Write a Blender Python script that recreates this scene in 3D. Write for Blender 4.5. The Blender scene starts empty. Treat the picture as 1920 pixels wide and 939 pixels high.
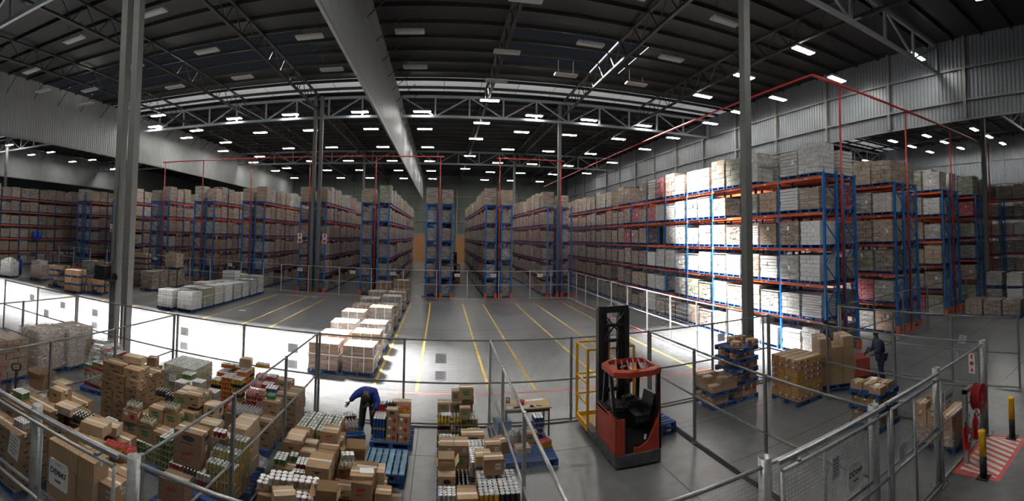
import bpy, math, random
from mathutils import Matrix, Vector

random.seed(7)
SC = bpy.context.scene
COL = SC.collection

# ------------------------------------------------------------------ camera
# the photograph is a stitched cylindrical panorama taken from a mezzanine, 5.15 m above the floor
CAM_H = 5.15
FPX, COL0, ROW0 = 854.2, 828.36, 403.12
cam = bpy.data.cameras.new('camera')
cam.type = 'PANO'
cam.panorama_type = 'CENTRAL_CYLINDRICAL'
cam.central_cylindrical_radius = 1.0
cam.central_cylindrical_range_u_min = (0 - COL0) / FPX
cam.central_cylindrical_range_u_max = (1920 - COL0) / FPX
cam.central_cylindrical_range_v_min = -(939 - ROW0) / FPX
cam.central_cylindrical_range_v_max = ROW0 / FPX
cam.clip_start, cam.clip_end = 0.05, 400
cam_ob = bpy.data.objects.new('camera', cam)
COL.objects.link(cam_ob)
CROT = Matrix.Rotation(.0453, 3, 'X') @ Matrix.Rotation(-.01918, 3, 'Y')
cm = (CROT @ Matrix(((1, 0, 0), (0, 0, -1), (0, 1, 0)))).to_4x4()
cm.translation = (0, 0, CAM_H)
cam_ob.matrix_world = cm
SC.camera = cam_ob

# ------------------------------------------------------------------ sky, sun, exposure
world = bpy.data.worlds.new('world')
SC.world = world
world.use_nodes = True
bg = world.node_tree.nodes['Background']
bg.inputs[0].default_value = (.62, .72, .9, 1)
bg.inputs[1].default_value = .016
sun = bpy.data.lights.new('sun', 'SUN')
sun.energy = 115
sun.angle = math.radians(15)
sun.color = (1, .97, .92)
sun_ob = bpy.data.objects.new('sun', sun)
COL.objects.link(sun_ob)
SUN_DIR = Vector((.40, -.56, -1)).normalized()
sun_ob.rotation_euler = SUN_DIR.to_track_quat('-Z', 'Y').to_euler()
sun_ob.location = (-20, 60, 60)
LAMP = 122.0                                     # radiance of the ceiling light diffusers
vs = SC.view_settings
vs.view_transform = 'Standard'
vs.look = 'None'
vs.exposure = 0.0
vs.gamma = 1.0
vs.use_curve_mapping = False


# ------------------------------------------------------------------ materials
def nodes_of(name):
    m = bpy.data.materials.new(name)
    m.use_nodes = True
    nt = m.node_tree
    return m, nt, nt.nodes['Principled BSDF']


def mat(name, col, rough=.5, metal=0., var=.0, rnd=.0, scale=6., bump=.0, bscale=40., stretch=(1, 1, 1), spec=.5, coord='Object'):
    """base colour with noise variation (var), per-object variation (rnd) and noise relief (bump)"""
    m, nt, b = nodes_of(name)
    L = nt.links
    b.inputs['Roughness'].default_value = rough
    b.inputs['Metallic'].default_value = metal
    b.inputs['Specular IOR Level'].default_value = spec
    tc = nt.nodes.new('ShaderNodeTexCoord')
    mp = nt.nodes.new('ShaderNodeMapping')
    mp.inputs['Scale'].default_value = stretch
    L.new(tc.outputs[coord], mp.inputs['Vector'])
    src = None
    hsv = nt.nodes.new('ShaderNodeHueSaturation')
    hsv.inputs['Color'].default_value = (*col, 1)
    val = None
    if var:
        n = nt.nodes.new('ShaderNodeTexNoise')
        n.inputs['Scale'].default_value = scale
        n.inputs['Detail'].default_value = 3
        L.new(mp.outputs[0], n.inputs['Vector'])
        mr = nt.nodes.new('ShaderNodeMapRange')
        mr.inputs['From Min'].default_value = .25
        mr.inputs['From Max'].default_value = .75
        mr.inputs['To Min'].default_value = 1 - var
        mr.inputs['To Max'].default_value = 1 + var
        L.new(n.outputs['Fac'], mr.inputs['Value'])
        val = mr.outputs[0]
    if rnd:
        oi = nt.nodes.new('ShaderNodeObjectInfo')
        mr = nt.nodes.new('ShaderNodeMapRange')
        mr.inputs['To Min'].default_value = 1 - rnd
        mr.inputs['To Max'].default_value = 1 + rnd
        L.new(oi.outputs['Random'], mr.inputs['Value'])
        if val is None:
            val = mr.outputs[0]
        else:
            mm = nt.nodes.new('ShaderNodeMath')
            mm.operation = 'MULTIPLY'
            L.new(val, mm.inputs[0])
            L.new(mr.outputs[0], mm.inputs[1])
            val = mm.outputs[0]
    if val is not None:
        L.new(val, hsv.inputs['Value'])
    L.new(hsv.outputs[0], b.inputs['Base Color'])
    if bump:
        n2 = nt.nodes.new('ShaderNodeTexNoise')
        n2.inputs['Scale'].default_value = bscale
        n2.inputs['Detail'].default_value = 4
        L.new(mp.outputs[0], n2.inputs['Vector'])
        bp = nt.nodes.new('ShaderNodeBump')
        bp.inputs['Strength'].default_value = bump
        bp.inputs['Distance'].default_value = .02
        L.new(n2.outputs['Fac'], bp.inputs['Height'])
        L.new(bp.outputs[0], b.inputs['Normal'])
    return m


def wrap_mat(name, col, film=.35):
    """goods under stretch film: the goods' colour, pale film creases, glossy wrinkled coat"""
    m, nt, b = nodes_of(name)
    L = nt.links
    tc = nt.nodes.new('ShaderNodeTexCoord')
    oi = nt.nodes.new('ShaderNodeObjectInfo')
    ad = nt.nodes.new('ShaderNodeVectorMath')
    ad.operation = 'MULTIPLY_ADD'
    ad.inputs[1].default_value = (1, 1, 1)
    L.new(tc.outputs['Object'], ad.inputs[0])
    L.new(oi.outputs['Location'], ad.inputs[2])
    mp = nt.nodes.new('ShaderNodeMapping')
    mp.inputs['Scale'].default_value = (.8, .8, 5)
    mp.inputs['Rotation'].default_value = (.25, .18, 0)
    L.new(ad.outputs[0], mp.inputs['Vector'])
    n = nt.nodes.new('ShaderNodeTexNoise')
    n.inputs['Scale'].default_value = 2.2
    n.inputs['Detail'].default_value = 3
    n.inputs['Roughness'].default_value = .6
    L.new(mp.outputs[0], n.inputs['Vector'])
    cr = nt.nodes.new('ShaderNodeMapRange')
    cr.inputs['From Min'].default_value = .42
    cr.inputs['From Max'].default_value = .72
    cr.inputs['To Min'].default_value = film * .25
    cr.inputs['To Max'].default_value = min(1, film * 1.9)
    L.new(n.outputs['Fac'], cr.inputs['Value'])
    hs = nt.nodes.new('ShaderNodeHueSaturation')
    hs.inputs['Color'].default_value = (*col, 1)
    mr = nt.nodes.new('ShaderNodeMapRange')
    mr.inputs['To Min'].default_value = .72
    mr.inputs['To Max'].default_value = 1.25
    L.new(oi.outputs['Random'], mr.inputs['Value'])
    L.new(mr.outputs[0], hs.inputs['Value'])
    mx = nt.nodes.new('ShaderNodeMix')
    mx.data_type = 'RGBA'
    L.new(cr.outputs[0], mx.inputs['Factor'])
    L.new(hs.outputs[0], mx.inputs[6])
    mx.inputs[7].default_value = (.62, .63, .65, 1)
    L.new(mx.outputs[2], b.inputs['Base Color'])
    b.inputs['Roughness'].default_value = .34
    bp = nt.nodes.new('ShaderNodeBump')
    bp.inputs['Strength'].default_value = .55
    bp.inputs['Distance'].default_value = .03
    L.new(n.outputs['Fac'], bp.inputs['Height'])
    L.new(bp.outputs[0], b.inputs['Normal'])
    return m


def floor_mat():
    m, nt, b = nodes_of('polished_concrete')
    L = nt.links
    tc = nt.nodes.new('ShaderNodeTexCoord')
    n1 = nt.nodes.new('ShaderNodeTexNoise')
    n1.inputs['Scale'].default_value = .35
    n1.inputs['Detail'].default_value = 6
    n1.inputs['Roughness'].default_value = .62
    L.new(tc.outputs['Object'], n1.inputs['Vector'])
    n2 = nt.nodes.new('ShaderNodeTexNoise')
    n2.inputs['Scale'].default_value = 3.1
    n2.inputs['Detail'].default_value = 4
    n2.inputs['Roughness'].default_value = .55
    L.new(tc.outputs['Object'], n2.inputs['Vector'])
    mp = nt.nodes.new('ShaderNodeMapping')
    mp.inputs['Scale'].default_value = (.9, .05, 1)
    L.new(tc.outputs['Object'], mp.inputs['Vector'])
    n3 = nt.nodes.new('ShaderNodeTexNoise')          # tyre traffic along the lanes
    n3.inputs['Scale'].default_value = 1.3
    n3.inputs['Detail'].default_value = 5
    L.new(mp.outputs[0], n3.inputs['Vector'])
    a = nt.nodes.new('ShaderNodeMath')
    a.operation = 'ADD'
    L.new(n1.outputs['Fac'], a.inputs[0])
    L.new(n2.outputs['Fac'], a.inputs[1])
    a2 = nt.nodes.new('ShaderNodeMath')
    a2.operation = 'ADD'
    L.new(a.outputs[0], a2.inputs[0])
    L.new(n3.outputs['Fac'], a2.inputs[1])
    r = nt.nodes.new('ShaderNodeValToRGB')
    r.color_ramp.elements[0].position = .37
    r.color_ramp.elements[0].color = (.078, .082, .088, 1)
    r.color_ramp.elements[1].position = .65
    r.color_ramp.elements[1].color = (.175, .181, .189, 1)
    d = nt.nodes.new('ShaderNodeMath')
    d.operation = 'DIVIDE'
    d.inputs[1].default_value = 3
    L.new(a2.outputs[0], d.inputs[0])
    L.new(d.outputs[0], r.inputs[0])
    L.new(r.outputs[0], b.inputs['Base Color'])
    rr = nt.nodes.new('ShaderNodeMapRange')
    rr.inputs['From Min'].default_value = .35
    rr.inputs['From Max'].default_value = .65
    rr.inputs['To Min'].default_value = .285
    rr.inputs['To Max'].default_value = .33
    L.new(n2.outputs['Fac'], rr.inputs['Value'])
    L.new(rr.outputs[0], b.inputs['Roughness'])
    b.inputs['Specular IOR Level'].default_value = .8
    return m


def emit_mat(name, col, strength):
    m, nt, b = nodes_of(name)
    b.inputs['Base Color'].default_value = (.8, .8, .8, 1)
    b.inputs['Emission Color'].default_value = (*col, 1)
    b.inputs['Emission Strength'].default_value = strength
    return m


def translucent_mat(name, col, w):
    m, nt, b = nodes_of(name)
    L = nt.links
    out = nt.nodes['Material Output']
    t = nt.nodes.new('ShaderNodeBsdfTranslucent')
    t.inputs[0].default_value = (*col, 1)
    b.inputs['Base Color'].default_value = (.5, .5, .5, 1)
    mx = nt.nodes.new('ShaderNodeMixShader')
    mx.inputs[0].default_value = w
    L.new(b.outputs[0], mx.inputs[1])
    L.new(t.outputs[0], mx.inputs[2])
    L.new(mx.outputs[0], out.inputs['Surface'])
    return m


def film_mat(name, alpha):
    """clear crumpled stretch film"""
    m, nt, b = nodes_of(name)
    L = nt.links
    out = nt.nodes['Material Output']
    tr = nt.nodes.new('ShaderNodeBsdfTransparent')
    b.inputs['Base Color'].default_value = (.85, .86, .88, 1)
    b.inputs['Roughness'].default_value = .22
    tc = nt.nodes.new('ShaderNodeTexCoord')
    mp = nt.nodes.new('ShaderNodeMapping')
    mp.inputs['Scale'].default_value = (3, 3, 9)
    mp.inputs['Rotation'].default_value = (.4, .3, 0)
    L.new(tc.outputs['Object'], mp.inputs['Vector'])
    n = nt.nodes.new('ShaderNodeTexNoise')
    n.inputs['Scale'].default_value = 2.5
    n.inputs['Detail'].default_value = 5
    L.new(mp.outputs[0], n.inputs['Vector'])
    mr = nt.nodes.new('ShaderNodeMapRange')
    mr.inputs['From Min'].default_value = .4
    mr.inputs['From Max'].default_value = .7
    mr.inputs['To Min'].default_value = alpha * .35
    mr.inputs['To Max'].default_value = min(1., alpha * 2.2)
    L.new(n.outputs['Fac'], mr.inputs['Value'])
    bp = nt.nodes.new('ShaderNodeBump')
    bp.inputs['Strength'].default_value = .8
    bp.inputs['Distance'].default_value = .04
    L.new(n.outputs['Fac'], bp.inputs['Height'])
    L.new(bp.outputs[0], b.inputs['Normal'])
    mx = nt.nodes.new('ShaderNodeMixShader')
    L.new(mr.outputs[0], mx.inputs[0])
    L.new(tr.outputs[0], mx.inputs[1])
    L.new(b.outputs[0], mx.inputs[2])
    L.new(mx.outputs[0], out.inputs['Surface'])
    return m


M = {}
M['floor'] = floor_mat()
M['yellow_line'] = mat('yellow_floor_paint', (.62, .43, .06), .5, var=.25, scale=3)
M['red_line'] = mat('red_floor_paint', (.72, .12, .10), .5, var=.2, scale=3)
M['white_paint'] = mat('white_floor_paint', (.75, .73, .70), .5, var=.08, scale=5)
M['joint'] = mat('floor_joint', (.03, .03, .03), .8)
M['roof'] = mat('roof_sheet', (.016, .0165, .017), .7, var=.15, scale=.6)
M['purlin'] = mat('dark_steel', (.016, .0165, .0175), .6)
M['truss'] = mat('painted_truss_steel', (.23, .26, .29), .5, var=.1, scale=2)
M['clad'] = mat('pale_cladding', (.22, .228, .235), .5, var=.08, scale=.5)
M['clad2'] = mat('galvanised_cladding', (.115, .13, .145), .45, var=.1, scale=.6)
M['backwall'] = mat('dark_green_cladding', (.085, .10, .09), .7, var=.1, scale=.5)
M['column'] = mat('grey_column_paint', (.125, .13, .125), .55, var=.1, scale=2)
M['galv'] = mat('galvanised_steel', (.42, .43, .44), .38, metal=.55, var=.18, scale=14)
M['rail_white'] = mat('white_rail_paint', (.55, .56, .58), .5)
M['galvd'] = mat('dull_galvanised_steel', (.22, .225, .23), .45, metal=.4, var=.18, scale=10)
M['wire'] = mat('mesh_wire', (.27, .275, .28), .4, metal=.4)
M['blue'] = mat('rack_blue_paint', (.012, .135, .42), .45, var=.12, scale=3)
M['orange'] = mat('rack_orange_paint', (.66, .105, .022), .5, var=.12, scale=2, rnd=.08)
M['guard'] = mat('orange_guard_paint', (.80, .13, .03), .5)
M['pal_blue'] = mat('pallet_blue_paint', (.014, .066, .235), .65, var=.35, scale=9, rnd=.25)
M['pal_wood'] = mat('bare_pallet_wood', (.30, .23, .15), .8, var=.3, scale=8, stretch=(1, 6, 1), rnd=.2)
M['board_blue'] = mat('worn_blue_board', (.17, .30, .42), .7, var=.35, scale=5, rnd=.25)
M['pipe'] = mat('red_pipe_paint', (.36, .018, .016), .45)
M['red'] = mat('extinguisher_red', (.52, .012, .014), .35)
M['lamp_body'] = mat('white_lamp_body', (.36, .36, .36), .5)
M['lamp'] = emit_mat('lamp_diffuser', (1, .97, .90), LAMP)
M['lamp_off'] = mat('unlit_lamp_diffuser', (.22, .22, .21), .4)
M['rooflight'] = translucent_mat('rooflight_sheet', (.8, .85, .9), .0085)
M['door_brown'] = mat('brown_door', (.24, .11, .04), .6, var=.1)
M['white'] = mat('white_plastic', (.75, .75, .74), .5)
M['paper'] = mat('white_paper', (.78, .78, .80), .7)
M['paper_back'] = translucent_mat('thin_grey_paper', (.75, .75, .78), .8)
M['paper_thin'] = translucent_mat('thin_white_paper', (.95, .95, 1), .8)
M['black'] = mat('black_paint', (.012, .012, .013), .45)
M['ink'] = mat('black_ink', (.02, .02, .022), .8)
M['ink_soft'] = mat('printed_grey', (.20, .20, .22), .8)
LOADM = [wrap_mat('wrapped_tan_cartons', (.27, .19, .12), .30), wrap_mat('wrapped_brown_cartons', (.175, .12, .08), .28),
         wrap_mat('wrapped_grey_goods', (.20, .19, .175), .42), wrap_mat('wrapped_pale_goods', (.42, .41, .39), .5),
         wrap_mat('wrapped_olive_goods', (.17, .17, .105), .30), wrap_mat('wrapped_red_goods', (.32, .03, .045), .2),
         wrap_mat('wrapped_white_goods', (.48, .50, .52), .55), wrap_mat('wrapped_orange_brown_goods', (.25, .16, .095), .2),
         wrap_mat('wrapped_dark_goods', (.10, .095, .09), .3)]
LOADN = ['tan carton', 'brown carton', 'grey wrapped', 'pale wrapped', 'olive wrapped', 'red wrapped', 'white wrapped', 'orange carton', 'dark wrapped']


# ------------------------------------------------------------------ mesh building
class MB:
    def __init__(s):
        s.v, s.f, s.m, s.sm = [], [], [], []

    def face(s, pts, m=0, smooth=False):
        k = len(s.v)
        s.v.extend(pts)
        s.f.append(tuple(range(k, k + len(pts))))
        s.m.append(m)
        s.sm.append(smooth)

    def box(s, x0, y0, z0, x1, y1, z1, m=0, skip=''):
        k = len(s.v)
        s.v.extend([(x0, y0, z0), (x1, y0, z0), (x1, y1, z0), (x0, y1, z0), (x0, y0, z1), (x1, y0, z1), (x1, y1, z1), (x0, y1, z1)])
        for c, q in (('b', (0, 3, 2, 1)), ('t', (4, 5, 6, 7)), ('f', (0, 1, 5, 4)), ('r', (1, 2, 6, 5)), ('k', (2, 3, 7, 6)), ('l', (3, 0, 4, 7))):
            if c not in skip:
                s.f.append(tuple(k + i for i in q))
                s.m.append(m)
                s.sm.append(False)
        return s

    def obox(s, c, size, rz=0., m=0, mtx=None):
        R = mtx or Matrix.Rotation(rz, 3, 'Z')
        hx, hy, hz = size[0] / 2, size[1] / 2, size[2] / 2
        k = len(s.v)
        for q in ((-1, -1, -1), (1, -1, -1), (1, 1, -1), (-1, 1, -1), (-1, -1, 1), (1, -1, 1), (1, 1, 1), (-1, 1, 1)):
            p = R @ Vector((q[0] * hx, q[1] * hy, q[2] * hz))
            s.v.append((c[0] + p.x, c[1] + p.y, c[2] + p.z))
        for q in ((0, 3, 2, 1), (4, 5, 6, 7), (0, 1, 5, 4), (1, 2, 6, 5), (2, 3, 7, 6), (3, 0, 4, 7)):
            s.f.append(tuple(k + i for i in q))
            s.m.append(m)
            s.sm.append(False)
        return s

    def tube(s, p0, p1, r, n=8, m=0, r1=None, caps=True, smooth=True):
        a, b = Vector(p0), Vector(p1)
        d = b - a
        if d.length < 1e-6:
            return s
        d.normalize()
        u = d.cross(Vector((0, 0, 1)) if abs(d.z) < .9 else Vector((1, 0, 0))).normalized()
        w = d.cross(u)
        k = len(s.v)
        r1 = r if r1 is None else r1
        for i in range(n):
            t = 2 * math.pi * (i + .5) / n
            o = u * math.cos(t) + w * math.sin(t)
            s.v.append(tuple(a + o * r))
            s.v.append(tuple(b + o * r1))
        for i in range(n):
            j = (i + 1) % n
            s.f.append((k + 2 * i, k + 2 * j, k + 2 * j + 1, k + 2 * i + 1))
            s.m.append(m)
            s.sm.append(smooth and n > 4)
        if caps:
            s.f.append(tuple(k + 2 * i for i in range(n))[::-1])
            s.f.append(tuple(k + 2 * i + 1 for i in range(n)))
            s.m += [m, m]
            s.sm += [False, False]
        return s

    def bar(s, p0, p1, w, h, m=0):
        """rectangular bar between two points"""
        return s.tube(p0, p1, math.hypot(w, h) / 2 * .99, 4, m, smooth=False) if abs(w - h) < 1e-6 else s._bar(p0, p1, w, h, m)

    def _bar(s, p0, p1, w, h, m):
        a, b = Vector(p0), Vector(p1)
        d = (b - a).normalized()
        u = d.cross(Vector((0, 0, 1)) if abs(d.z) < .95 else Vector((1, 0, 0))).normalized() * (w / 2)
        n = d.cross(u).normalized() * (h / 2)
        k = len(s.v)
        for p in (a, b):
            for q in ((-1, -1), (1, -1), (1, 1), (-1, 1)):
                s.v.append(tuple(p + u * q[0] + n * q[1]))
        for q in ((0, 1, 2, 3), (7, 6, 5, 4), (0, 4, 5, 1), (1, 5, 6, 2), (2, 6, 7, 3), (3, 7, 4, 0)):
            s.f.append(tuple(k + i for i in q))
            s.m.append(m)
            s.sm.append(False)
        return s

    def lathe(s, prof, c=(0, 0, 0), n=12, m=0, axis='z', ms=None):
        """profile [(r, z)...] turned about an axis through c"""
        k = len(s.v)
        for r, z in prof:
            for i in range(n):
                t = 2 * math.pi * i / n
                x, y = r * math.cos(t), r * math.sin(t)
                q = (x, y, z) if axis == 'z' else ((z, x, y) if axis == 'x' else (y, z, x))
                s.v.append((c[0] + q[0], c[1] + q[1], c[2] + q[2]))
        for j in range(len(prof) - 1):
            for i in range(n):
                i2 = (i + 1) % n
                s.f.append((k + j * n + i, k + j * n + i2, k + (j + 1) * n + i2, k + (j + 1) * n + i))
                s.m.append(ms[j] if ms else m)
                s.sm.append(True)
        for j, fl in ((0, True), (len(prof) - 1, False)):
            if prof[j][0] > 1e-5:
                t = tuple(k + j * n + i for i in range(n))
                s.f.append(t[::-1] if fl else t)
                s.m.append((ms[min(j, len(ms) - 1)] if ms else m))
                s.sm.append(False)
        return s

    def mesh(s, name, mats):
        me = bpy.data.meshes.new(name)
        me.from_pydata(s.v, [], s.f)
        for x in (mats if isinstance(mats, (list, tuple)) else [mats]):
            me.materials.append(x)
        if s.m and max(s.m) > 0:
            me.polygons.foreach_set('material_index', s.m)
        if any(s.sm):
            me.polygons.foreach_set('use_smooth', s.sm)
        me.update()
        return me


def put(name, me, parent=None, loc=(0, 0, 0), rz=0., **props):
    if isinstance(me, tuple):
        me = me[0].mesh(name, me[1])
    o = bpy.data.objects.new(name, me)
    o.location = loc
    if rz:
        o.rotation_euler = (0, 0, rz)
    if parent is not None:
        o.parent = parent
    for k, v in props.items():
        o[k] = v
    COL.objects.link(o)
    return o


def thing(name, label, cat, loc=(0, 0, 0), rz=0., group=None):
    o = bpy.data.objects.new(name, None)
    o.empty_display_size = .2
    o.location = loc
    o.rotation_euler = (0, 0, rz)
    o['label'] = label
    o['category'] = cat
    if group:
        o['group'] = group
    COL.objects.link(o)
    return o


def tag(o, label, cat, group=None):
    o['label'] = label
    o['category'] = cat
    if group:
        o['group'] = group
    return o


def stuff(o):
    o['kind'] = 'stuff'
    return o


def own_mat(o, m, slot=0):
    s = o.material_slots[slot]
    s.link = 'OBJECT'
    s.material = m


def px(X, Y, Z):
    d = CROT.inverted() @ Vector((X, Y, Z - CAM_H))
    r = math.hypot(d.x, d.y)
    return COL0 + FPX * math.atan2(d.x, d.y), ROW0 - FPX * d.z / r


ORD = ['zeroth', 'first', 'second', 'third', 'fourth', 'fifth', 'sixth', 'seventh', 'eighth', 'ninth', 'tenth', 'eleventh', 'twelfth',
       'thirteenth', 'fourteenth', 'fifteenth', 'sixteenth', 'seventeenth', 'eighteenth', 'nineteenth', 'twentieth', 'twenty-first', 'twenty-second',
       'twenty-third', 'twenty-fourth', 'twenty-fifth', 'twenty-sixth', 'twenty-seventh', 'twenty-eighth', 'twenty-ninth', 'thirtieth']

# ------------------------------------------------------------------ floor and its paint
XL, XR, YB, YF = -75, 62, 92, -6
ROOF, CEIL_LOW = 17.3, 12.1
f = MB()
f.face([(XL, YF, 0), (XR, YF, 0), (XR, YB, 0), (XL, YB, 0)])
floor = put('floor', (f, M['floor']), kind='structure')


def paint(name, x0, y0, x1, y1, m, z=.002, parent=None):
    b = MB()
    b.box(x0, y0, 0, x1, y1, z, skip='b')
    return put(name, (b, m), parent or floor)


for x in (-13.0, -10.5, -8.9, -2.2, -.72, 1.7, 3.26, 5.78, 7.35, 9.55):
    paint('yellow_line', x - .05, 15.3, x + .05, 34.9, M['yellow_line'])
for x in (-15.5, -18.2, -20.9, -23.6, -27.5):
    paint('yellow_line', x - .05, 18.5, x + .05, 34.9, M['yellow_line'])
paint('red_line', -12, 15.05, 10.6, 15.15, M['red_line'])
paint('red_line', -14, 35.4, 10.6, 35.48, M['red_line'])
paint('red_line', 10.6, 19.0, 10.7, 35.4, M['red_line'], .0015)
paint('yellow_line', -30, 18.4, -12.2, 18.5, M['yellow_line'], .0015)
for y in (12.45,):
    paint('fence_channel', -17.8, y, 10.9, y + .12, M['joint'], .004)
for x in (-3.4, 1.42, 6.15):
    paint('fence_channel', x - .09, 4.5, x + .09, 12.45, M['joint'], .003)
for x0, y0, x1, y1 in ((-.52, 4.5, -.505, 12.4), (4.9, 4.5, 4.915, 9.4), (-3.4, 10.9, 10.9, 10.915), (-12.7, 8.2, -3.4, 8.215), (6.2, 8.6, 10.9, 8.615), (6.2, 11.2, 10.9, 11.21), (15, 5.4, 40, 5.42), (15, 9.3, 40, 9.32)):
    paint('floor_joint', x0, y0, x1, y1, M['joint'], .0012)
paint('floor_joint', -20, 25.2, 10.8, 25.22, M['joint'], .0012)
# red and white keep-clear zone in front of the fire point
zone = paint('keep_clear_zone', 8.9, 3.42, 10.9, 4.5, M['red_line'], .003)
for i in range(11):
    x = 8.72 + i * .2
    b = MB()
    a0, a1 = max(x, 9.0), min(x + .11, 10.8)
    y0, y1 = 3.52, 4.4
    sh = .38
    pts = [(x, y0), (x + .11, y0), (x + .11 + sh, y1), (x + sh, y1)]
    pts = [(min(max(p[0], 9.0), 10.8), p[1]) for p in pts]
    if pts[1][0] - pts[0][0] < .02 and pts[2][0] - pts[3][0] < .02:
        continue
    b.face([(p[0], p[1], .0045) for p in pts])
    put('white_stripe', (b, M['white_paint']), zone)


# ------------------------------------------------------------------ roof, rooflights, trusses
def corrugated(length, z0, z1, pitch=.25, depth=.04, along='x'):
    """trapezoidal cladding sheet in the plane y = 0 (along x)"""
    b = MB()
    n = int(round(length / pitch))
    pr = []
    for i in range(n):
        x = i * pitch
        pr += [(x, 0), (x + pitch * .4, 0), (x + pitch * .5, -depth), (x + pitch * .9, -depth)]
    pr.append((n * pitch, 0))
    k = 0
    for p in pr:
        b.v += [(p[0], p[1], z0), (p[0], p[1], z1)]
    for i in range(len(pr) - 1):
        b.f.append((2 * i, 2 * i + 2, 2 * i + 3, 2 * i + 1))
        b.m.append(0)
        b.sm.append(False)
    return b


ceil = bpy.data.objects.new('ceiling', None)
ceil['kind'] = 'structure'
COL.objects.link(ceil)
SLOT_Y = (25.2, 30.9)                            # added open gap in the roof, shaped to throw the sun patches
STRIP_Y = (34.5, 37.9)                           # frosted rooflight strip in front of the main truss

narrow = (-8.6, -6.4)  # stretch where the added roof gap is slimmer, for a fainter sun patch


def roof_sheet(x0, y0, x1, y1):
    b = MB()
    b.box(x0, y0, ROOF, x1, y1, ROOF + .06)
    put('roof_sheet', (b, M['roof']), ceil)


for x0, x1 in ((XL, -60), (-60, -30.8), (-30.8, -3.8), (-3.8, 25.5), (25.5, XR)):
    roof_sheet(x0, YF, x1, SLOT_Y[0])
    roof_sheet(x0, SLOT_Y[1], x1, STRIP_Y[0])
    roof_sheet(x0, STRIP_Y[1], x1, 63)
    roof_sheet(x0, 63, x1, YB)
roof_sheet(XL, SLOT_Y[0], -60, SLOT_Y[1])
roof_sheet(narrow[1], SLOT_Y[0], 4.0, SLOT_Y[1])
roof_sheet(narrow[0], SLOT_Y[0], narrow[1], 28.0)
roof_sheet(narrow[0], 28.45, narrow[1], SLOT_Y[1])
roof_sheet(12.6, SLOT_Y[0], XR, SLOT_Y[1])
x = XL
while x < XR - .1:
    b = MB()
    b.face([(x + .02, STRIP_Y[0], ROOF + .02), (min(x + 3.0, XR) - .02, STRIP_Y[0], ROOF + .02), (min(x + 3.0, XR) - .02, STRIP_Y[1], ROOF + .02), (x + .02, STRIP_Y[1], ROOF + .02)])
    put('rooflight_panel', (b, M['rooflight']), ceil)
    x += 3.0
pb = MB()
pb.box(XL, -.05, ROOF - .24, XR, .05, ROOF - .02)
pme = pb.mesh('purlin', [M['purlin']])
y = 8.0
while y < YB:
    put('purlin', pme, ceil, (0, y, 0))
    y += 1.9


def lattice(length, z0, z1, bay, r=.035):
    b = MB()
    n = int(length / bay)
    for i in range(n):
        x = i * bay
        b.tube((x, 0, z0), (x + bay / 2, 0, z1), r, 3, smooth=False, caps=False)
        b.tube((x + bay / 2, 0, z1), (x + bay, 0, z0), r, 3, smooth=False, caps=False)
    return b


# lattice girders running into the depth
lg = lattice(84, 15.75, 17.0, 2.0).mesh('lattice_webs', [M['purlin']])
ch = MB()
ch.box(0, -.09, 15.66, 84, .09, 15.8)
ch.box(0, -.09, 16.95, 84, .09, 17.07)
chm = ch.mesh('chords', [M['purlin']])
for x in (-53, -45.5, -38, -24.6, -17.6, -10.75, 3.4, 10.35, 17.4, 31.5, 38.5, 46):
    g = put('lattice_girder', chm, ceil, (x, 8, 0), math.pi / 2)
    put('web_members', lg, g)


# pale box trusses across the bays
def cross_truss(x0, x1, y, z0=15.2, z1=16.9, bay=3.0, detailed=True):
    t = MB()
    t.box(x0, y - .09, z0 - .1, x1, y + .09, z0 + .1)
    t.box(x0, y - .09, z1 - .1, x1, y + .09, z1 + .1)
    o = put('cross_truss', (t, M['truss']), ceil)
    n = max(1, int(round((x1 - x0) / bay)))
    w = (x1 - x0) / n
    for i in range(n + 1):
        b = MB()
        b.bar((0, 0, z0), (0, 0, z1), .14, .14)
        put('truss_post', (b, M['truss']), o, (x0 + i * w, y, 0))
    db = MB()
    db.bar((0, 0, z0), (w, 0, z1), .11, .11)
    dm = db.mesh('truss_diagonal', [M['truss']])
    db = MB()
    db.bar((0, 0, z1), (w, 0, z0), .11, .11)
    dm2 = db.mesh('truss_diagonal', [M['truss']])
    for i in range(n):
        put('truss_diagonal', dm if (i % 2) else dm2, o, (x0 + i * w, y, 0))
    return o


for y in (38.1, 63.3):
    cross_truss(-59.8, -31.0, y)
    cross_truss(-30.6, -4.0, y)
    cross_truss(-3.6, 25.3, y)
cross_truss(25.7, 54.8, 38.1)
cross_truss(-30.6, -4.0, 12.95, detailed=False)
cross_truss(-3.6, 25.3, 12.95)
cross_truss(25.7, 54.8, 12.95)


# smoke curtains and outer walls in trapezoidal sheet
def curtain(name, x, y0, y1, z0, z1, m, face, struts=True):
    w = bpy.data.objects.new(name, None)
    w['kind'] = 'structure'
    COL.objects.link(w)
    n = int(round((y1 - y0) / 6.0))
    L = (y1 - y0) / n
    me = corrugated(L, z0, z1, pitch=L / round(L / .27)).mesh('cladding_sheet', [m])
    for i in range(n):
        o = put('cladding_sheet', me, w)
        if face > 0:
            o.location = (x, y0 + i * L, 0)
            o.rotation_euler = (0, 0, math.pi / 2)
        else:
            o.location = (x, y0 + (i + 1) * L, 0)
            o.rotation_euler = (0, 0, -math.pi / 2)
    b = MB()
    b.box(x - .06, y0, z0 - .06, x + .06, y1, z0 + .06)
    put('bottom_rail', (b, M['column']), w)
    return w


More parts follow.
